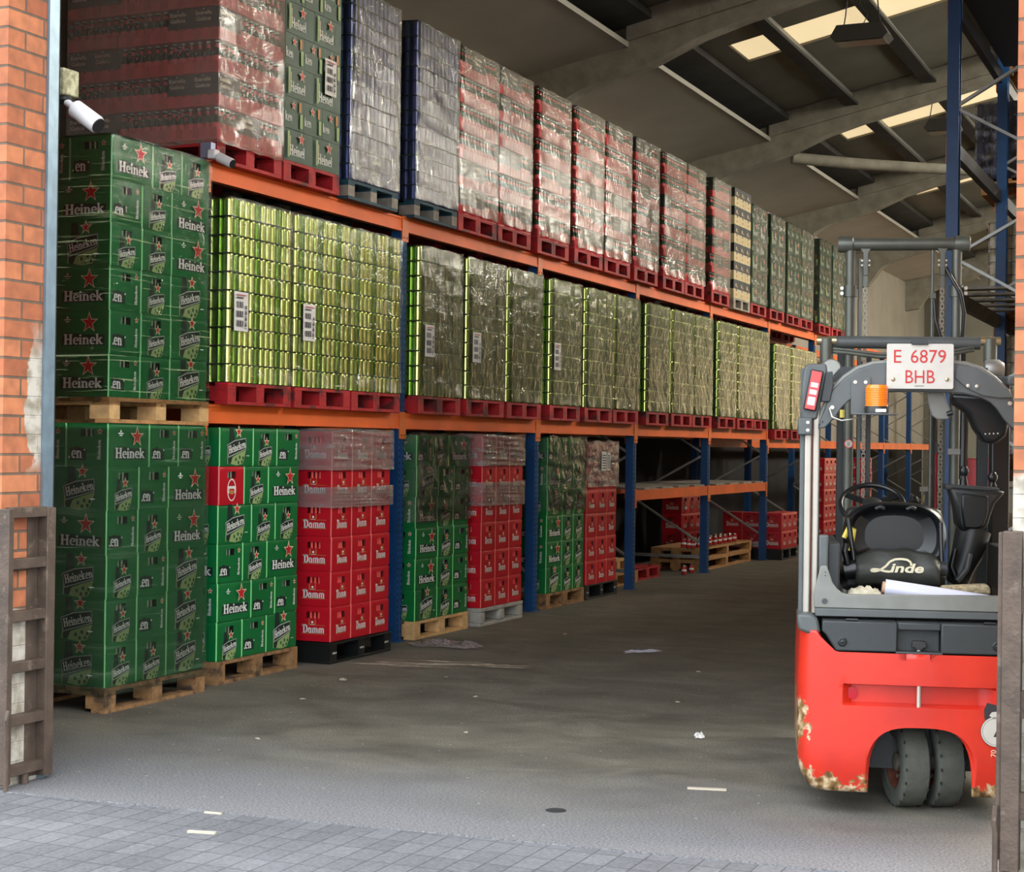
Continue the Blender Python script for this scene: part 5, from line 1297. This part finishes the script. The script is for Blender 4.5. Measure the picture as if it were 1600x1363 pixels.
    m = MB(); m.lathe([(.0, -.028), (.024, -.028)], 'plate_white', c=(MC-.278, MY, 1.62), axis='y', n=24); m.lathe([(.020, -.0285), (.024, -.0285)], 'plate_red', c=(MC-.278, MY, 1.62), axis='y', n=24)
    m.bar((MC-.278-.012, MY-.029, 1.608), (MC-.278+.012, MY-.029, 1.632), .001, .003, 'plate_red', up=(0, 1, 0)); m.bar((MC-.278-.006, MY-.0292, 1.632), (MC-.278+.004, MY-.0292, 1.608), .001, .005, 'ink', up=(0, 1, 0)); m.build('warning_sticker', r)
    m = MB(); m.tube([(-.285, 1.2, 1.75), (-.285, 1.2, 1.79)], .012, 'yellow'); m.build('cap', r)
    # carriage and forks beyond the mast
    m = MB(); m.box(-.40, .50, MY+.17, MY+.21, .12, .5, 'fl_black_soft'); m.build('carriage', r)
    for x in (-.18, .28):
        m = MB(); m.box(x-.05, x+.05, MY+.21, MY+.25, .06, .55, 'steel_dark'); m.box(x-.05, x+.05, MY+.21, MY+1.25, .05, .09, 'steel_dark'); m.build('fork', r)
    # --- seat back shell
    sc = -.068
    def sup(a, b, n, t): 
        c, s2 = math.cos(t), math.sin(t); return (a*abs(c)**(2/n)*(1 if c > 0 else -1), b*abs(s2)**(2/n)*(1 if s2 > 0 else -1))
    m = MB(); rings = []
    for f, y in ((1.0, .60), (1.02, .55), (.99, .515), (.93, .50), (.86, .51), (.82, .545), (.5, .565), (.02, .57)):
        rings.append([(sc+sup(.232*f, .0, 3.4, 2*PI*k/44)[0], y, 1.20+sup(1, .148*f, 3.0, 2*PI*k/44)[1]-.02*(abs(sup(1, 1, 3, 2*PI*k/44)[0])**2)*(1 if math.sin(2*PI*k/44) > 0 else 0)) for k in range(44)])
    m.add([p for q in rings for p in q], [(j*44+k, j*44+(k+1) % 44, (j+1)*44+(k+1) % 44, (j+1)*44+k) for j in range(len(rings)-1) for k in range(44)], 'fl_black')
    m.build('seat_back', r, ang=60)
    m = MB(); m.box(sc-.22, sc+.22, .56, .72, 1.02, 1.32, 'fl_black_soft'); m.box(sc-.24, sc+.24, .55, 1.05, .93, 1.03, 'fl_black_soft'); m.build('seat_cushion', r, bevel=.03)
    for s in (-.07, .07):
        m = MB(); m.tube([(sc+s-.02, .50, 1.318), (sc+s, .495, 1.328), (sc+s+.02, .50, 1.318)], .010, 'fl_black', n=10); m.build('seat_clip', r)
    for a, b in (((-.282, .49, 1.27), (-.255, .47, 1.08)), ((.135, .49, 1.26), (.14, .47, 1.08))):
        m = MB(); m.tube([a, b], .012, 'fl_black', n=10); m.build('seat_strut', r)
    # lower pad with maker's name
    m = MB(); nx, nz = 16, 10; vs = []
    for j in range(nz+1):
        for i in range(nx+1):
            u = i/nx*2-1; v = j/nz
            x = -.060+u*.188; z = .965+v*(.172-.035*abs(u)**2.5)+.004*math.sin(u*9)
            y = .47-.055*math.sin(PI*min(1, v*.9+.1))-.01*math.sin(u*7+v*3)*(v > .55)
            vs.append((x, y, z))
    m.add(vs, [(j*(nx+1)+i, j*(nx+1)+i+1, (j+1)*(nx+1)+i+1, (j+1)*(nx+1)+i) for j in range(nz) for i in range(nx)], 'fl_cloth')
    pd = m.build('seat_pad', r, ang=80); so_ = pd.modifiers.new('solid', 'SOLIDIFY'); so_.thickness = .05; so_.offset = -1
    m = MB(); m.tube([(-.30, .47, 1.03), (-.245, .47, 1.04)], .045, 'fl_black', n=20); m.tube([(-.285, .44, 1.06), (-.30, .43, 1.12), (-.29, .45, 1.15)], .014, 'fl_black'); m.build('seat_adjuster', r)
    m = MB(); m.tube([(.125, .47, 1.05), (.16, .47, 1.05)], .035, 'fl_black_soft', n=20); m.build('seat_adjuster', r)
    lg = Print(); S2 = 1/5.517/362
    pts = [(835, 662), (832, 632), (800, 610), (750, 603), (690, 608), (645, 630), (610, 672), (560, 708), (510, 722), (475, 716), (490, 702), (540, 702), (600, 718), (640, 722), (665, 712)]
    Q = [((x-715)*S2, (690-y)*S2) for x, y in pts]; lg.k += 1; z0 = lg.k
    for k in range(len(Q)-1): 
        for qd in [seg(Q[k], Q[k+1], .0100)]: lg.poly(qd, 'logo_cream', z0)
    vs0 = len(lg.mb.v); lg.font('inde', (648-715)*S2, (724-690)*-S2, .040, 'logo_cream', width=.146, off=.03)
    for k in range(vs0, len(lg.mb.v)):
        x, y, z = lg.mb.v[k]; lg.mb.v[k] = (x+.30*(z+.018), y, z)
    o = inst('brand_lettering', lg.mesh('brand_lettering'), r, (-.062, .414, 1.050)); o.rotation_euler = (math.radians(-4), 0, 0)
    # belt, rag, roll, tray
    m = MB(); m.tube([(-.30, .5, 1.18), (-.275, .5, 1.235), (-.255, .5, 1.22), (-.27, .5, 1.12)], .012, 'yellow', n=8); m.build('seat_belt', r)
    m = MB(); m.box(-.425, -.385, .12, .20, .955, 1.21, 'fl_gray'); m.box(-.385, -.33, .20, .9, .95, 1.17, 'fl_charcoal'); m.build('side_panel', r, bevel=.008)
    m = MB(); m.box(.40, .45, .2, .9, .95, 1.15, 'fl_black_soft'); m.build('side_panel', r, bevel=.008)
    # --- steering wheel and column
    sw = empty('steering_wheel', (-.135, 1.12, 1.315)); sw.parent = r; sw.rotation_euler = (math.radians(38), 0, 0)
    m = MB(); m.tube([(.155*math.cos(2*PI*k/40), .155*math.sin(2*PI*k/40), 0) for k in range(40)], .013, 'fl_black', n=12, closed=True); m.build('rim', sw)
    m = MB(); m.lathe([(0, -.02), (.05, -.02), (.05, .01), (.03, .02), (0, .02)], 'fl_black_soft', n=20); [m.bar((0, 0, 0), (.15*math.cos(a), .15*math.sin(a), 0), .03, .012, 'fl_black') for a in (.5, 2.6, 4.7)]; m.build('hub', sw)
    m = MB(); m.tube([(.06, 1.05, 1.33), (.06, 1.06, 1.36)], [.03, .02], 'fl_black', n=14); m.build('steering_knob', r)
    m = MB(); m.bar((-.13, 1.15, 1.3), (-.13, 1.40, .9), .10, .10, 'fl_black_soft'); m.build('steering_column', r)
    # --- right-hand console with levers
    m = MB(); m.prism([(.205, 1.415), (.47, 1.40), (.42, 1.34), (.40, 1.28), (.385, 1.225), (.33, 1.205), (.27, 1.20), (.245, 1.24), (.235, 1.32)], .82, 1.0, 'fl_black_soft'); m.build('console', r, bevel=.02)
    m = MB(); m.prism([(.262, 1.385), (.385, 1.378), (.385, 1.30), (.365, 1.235), (.335, 1.22), (.275, 1.222), (.262, 1.30)], .795, .825, 'fl_black'); m.build('console_shell', r, bevel=.008)
    m = MB(); m.tube([(.33, .9, 1.21), (.30, .88, 1.10), (.27, .86, 1.02), (.25, .84, .96)], [.085, .075, .06, .055], 'fl_black_soft', n=18); m.build('console_arm', r)
    m = MB(); m.tube([(.235, .80, 1.12), (.215, .78, 1.04), (.24, .78, .98)], .016, 'fl_black', n=10); m.tube([(.30, .78, 1.10), (.285, .76, 1.03), (.24, .76, .975)], .015, 'fl_gray', n=10); m.build('armrest_bracket', r)
    m = MB(); m.prism([(.19, 1.43), (.44, 1.415), (.44, 1.40), (.19, 1.405)], .84, .98, 'fl_charcoal'); m.build('lever_plate', r, bevel=.004)
    for x, z in ((.285, 1.492), (.419, 1.465)):
        m = MB(); m.tube([(x, .92, 1.42), (x, .92, z-.02)], [.022, .012], 'fl_black', n=12); m.lathe([(0, -.026), (.016, -.022), (.024, -.006), (.024, .008), (.014, .024), (0, .027)], 'fl_black', c=(x, .92, z), n=20); m.build('lever', r)
    m = MB(); m.tube([(.30, 1.1, 1.45), (.305, 1.1, 1.9)], .020, 'fl_black', n=12); m.build('grab_pole', r)
    m = MB(); m.box(.225, .32, 1.09, 1.10, 1.57, 1.60, 'fl_gray_light'); m.build('cable_clip', r, bevel=.003)
    m = MB(); m.box(.44, .53, 1.15, 1.25, .85, 1.95, 'fl_black'); m.build('front_pillar', r, bevel=.01)
forklift()
TF = Matrix.Translation((-1.265, 7.27, 0)) @ Matrix.Rotation(math.radians(15), 4, 'Z')
def at_fork(o): o.matrix_world = TF @ o.matrix_world; return o
m = MB(); a, b = Vector((-.130, .25, .975)), Vector((.40, .25, .905)); d = (b-a).normalized()
rr_ = empty('film_roll', (0, 0, 0)); tag(rr_, 'roll of lilac stretch film lying on the rear ledge of the forklift', 'film roll')
m.tube([a, b], .038, 'film_lilac', n=30); m.build('wound_film', rr_)
m = MB(); m.tube([a-d*.012, b+d*.012], .026, 'cardboard', n=24); m.build('core', rr_); at_fork(rr_)
m = MB(); nx, ny = 14, 8; vs = []; rn = random.Random(4)
for j in range(ny+1):
    for i in range(nx+1): vs.append((-.30+.16*i/nx, .17+.10*j/ny, .934+.045*math.sin(PI*i/nx)**.5*math.sin(PI*(j+.3)/(ny+.6))+.008*math.sin(i*1.9+j)+.003*rn.random()))
m.add(vs, [(j*(nx+1)+i, j*(nx+1)+i+1, (j+1)*(nx+1)+i+1, (j+1)*(nx+1)+i) for j in range(ny) for i in range(nx)], 'rag')
o = m.build('cleaning_rag', ang=80); so_ = o.modifiers.new('s', 'SOLIDIFY'); so_.thickness = .006; tag(o, 'crumpled beige cloth beside the film roll on the forklift ledge', 'cloth'); at_fork(o)
m = MB(); m.prism([(.13, .975), (.33, .99), (.345, .975), (.345, .945), (.13, .945)], .36, .46, 'rag_plaid'); o = m.build('folded_cloth', bevel=.01); tag(o, 'flat folded brown cloth behind the film roll at the foot of the forklift console', 'cloth'); at_fork(o)

# ------------------------------------------------------------------ far and small things
DR3 = ['DN DN DN']*5
for k, y in enumerate((27.0, 29.9)):
    black_pallet((-6.25, y, 0), .93, f'black plastic pallet under the tall dark red stack, {["nearer","farther"][k]} of two far down the rack')
    crate_stack(DR3, -6.255, y+.01, .152, f'{["nearer","farther"][k]} tall far stack', 'red crates in the far stacks', 0)
def far_stacker():
    r = empty('pallet_stacker', (-3.55, 21.5, 0)); tag(r, 'grey pedestrian stacker with pale yellow bar, standing down the aisle behind the forklift', 'stacker')
    for x in (-.05, .05):
        m = MB(); m.box(x-.022, x+.022, -.05, .05, 0, 1.62, 'galv'); m.build('mast_post', r)
    m = MB(); m.box(-.07, .07, -.06, .06, 1.52, 1.68, 'fl_gray_light'); m.build('mast_head', r, bevel=.01)
    m = MB(); m.prism([(-.16, .95), (-.12, .91), (.12, .91), (.16, .95), (.16, .99), (.12, 1.03), (-.12, 1.03), (-.16, .99)], -.14, -.06, 'yellow_pale'); m.build('handle_bar', r, bevel=.01)
    m = MB(); m.box(-.2, .2, -.05, .3, .05, .8, 'fl_gray'); m.build('battery_box', r, bevel=.02)
    for x in (-.18, .18):
        m = MB(); m.box(x-.06, x+.06, .3, 1.2, .04, .12, 'steel_dark'); m.build('fork', r)
far_stacker()
m = MB(); m.prism([(-.16, 0), (.16, 0), (.18, .22), (-.18, .22)], -.15, .15, 'red_paint'); o = m.build('red_bin', bevel=.01); o.location = (-1.92, 13.35, 1.31)
bn = tag(o, 'red plastic bin seen through the forklift cab beside its levers', 'bin')
m = MB(); m.box(-2.28, -.95, 13.05, 13.75, 1.27, 1.305, 'wood_gray')
for x in (-2.22, -1.0):
    for y in (13.1, 13.7): m.box(x-.025, x+.025, y-.025, y+.025, 0, 1.27, 'steel_dark')
tag(m.build('work_bench'), 'grey workbench behind the forklift carrying the red bin', 'bench')
for k, (dx, h) in enumerate(((.55, .5), (.42, .3))):
    m = MB(); m.box(-1.75+dx*.3, -1.70+dx*.3, 13.62, 13.66, 1.306, 1.62+h*.3, 'yellow'); tag(m.build('yellow_sign'), f'{["taller","shorter"][k]} yellow upright board behind the red bin', 'board')
m = MB(); m.tube([(-2.17, 13.02, 0), (-2.17, 13.02, 1.57)], .028, 'red_paint', n=12); tag(m.build('red_post'), 'slim red upright post seen through the forklift mast, left of the red bin', 'post')
# litter on the floor
def scrap(loc, sx, sy, h, mt, label, cat='litter', seed=0, name='paper_scrap'):
    rn = random.Random(seed); m = MB(); n = 9; vs = []
    for j in range(n):
        for i in range(n):
            u, v = i/(n-1)*2-1, j/(n-1)*2-1; q = max(0, 1-u*u)*max(0, 1-v*v)
            vs.append((u*sx/2*(1+.25*rn.uniform(-1, 1)*(abs(u) > .9)), v*sy/2*(1+.3*rn.uniform(-1, 1)*(abs(v) > .9)), .0015+h*rn.random()*(.15+.85*q**.5)))
    m.add(vs, [(j*n+i, j*n+i+1, (j+1)*n+i+1, (j+1)*n+i) for j in range(n-1) for i in range(n-1)], mt)
    o = m.build(name, None, loc, rn.uniform(0, 3), ang=20); tag(o, label, cat); return o
scrap((-2.71, 8.78, 0), .11, .05, .03, 'paper', 'crumpled white paper scrap lying in the open middle of the floor', seed=1)
scrap((-4.25, 12.2, 0), .30, .12, .02, 'film_lilac', 'flat scrap of clear film on the aisle floor opposite the second bay', seed=2, name='film_scrap')
scrap((-5.70, 11.75, 0), .55, .22, .07, 'film_milky', 'loose tuft of clear film lying at the foot of the second rack frame', seed=3, name='film_scrap')
scrap((-5.50, 9.75, 0), .09, .05, .012, 'chip', 'small pale wood chip near the first bay pallet', seed=4, name='wood_chip')
m = MB(); m.box(-.09, .09, -.012, .012, 0, .008, 'chip'); o = m.build('wood_chip', None, (-2.26, 7.45, 0), .25); tag(o, 'thin pale wood splinter on the apron left of the forklift wheel', 'litter')
m = MB(); m.box(-.06, .06, -.010, .010, 0, .008, 'chip'); o = m.build('wood_chip', None, (-3.86, 5.70, -.006), .2); tag(o, 'pale wood splinter on the grey paving near the front', 'litter')
m = MB(); m.box(-.04, .04, -.008, .008, 0, .006, 'chip'); o = m.build('wood_chip', None, (-4.02, 6.02, -.006), .1); tag(o, 'tiny pale wood splinter at the edge of the paving', 'litter')
for k, (x, y) in enumerate(((-4.95, 10.2), (-3.5, 11.3), (-5.3, 8.9), (-4.4, 9.5), (-3.9, 8.3), (-3.2, 9.9), (-2.6, 11.6), (-4.8, 7.6), (-3.0, 13.4), (-5.2, 13.0))):
    scrap((x, y, 0), .035, .02, .008, 'chip' if k % 2 else 'dust', 'small pale fleck of debris on the warehouse floor', seed=20+k, name='debris_fleck')['group'] = 'flecks of debris'
# drain cap
m = MB(); m.lathe([(.045, 0), (.045, .002), (.04, .003), (0, .002)], 'fl_charcoal', n=24); o = m.build('drain_cap', None, (-2.72, 6.72, 0)); tag(o, 'small round dark cap set in the apron', 'drain')
# spilt sawdust patch
m = MB(); n = 22; rn = random.Random(9)
for cx, cy, a, b in ((0, 0, .42, .05), (.38, .06, .34, .045), (-.3, -.10, .28, .03), (.1, .16, .3, .025), (.55, -.04, .2, .02), (-.05, -.16, .35, .018)):
    m.face([(cx+a*math.cos(2*PI*k/n)*(1+.3*rn.uniform(-1, 1)), cy+b*math.sin(2*PI*k/n)*(1+.7*rn.uniform(-1, 1)), .002+.0004*cx) for k in range(n)], 'dust')
o = m.build('dust_patch', None, (-5.35, 10.75, .0), .25, smooth=False); tag(o, 'pale streak of spilt dust on the floor before the red crates', 'dust'); o['kind'] = 'stuff'
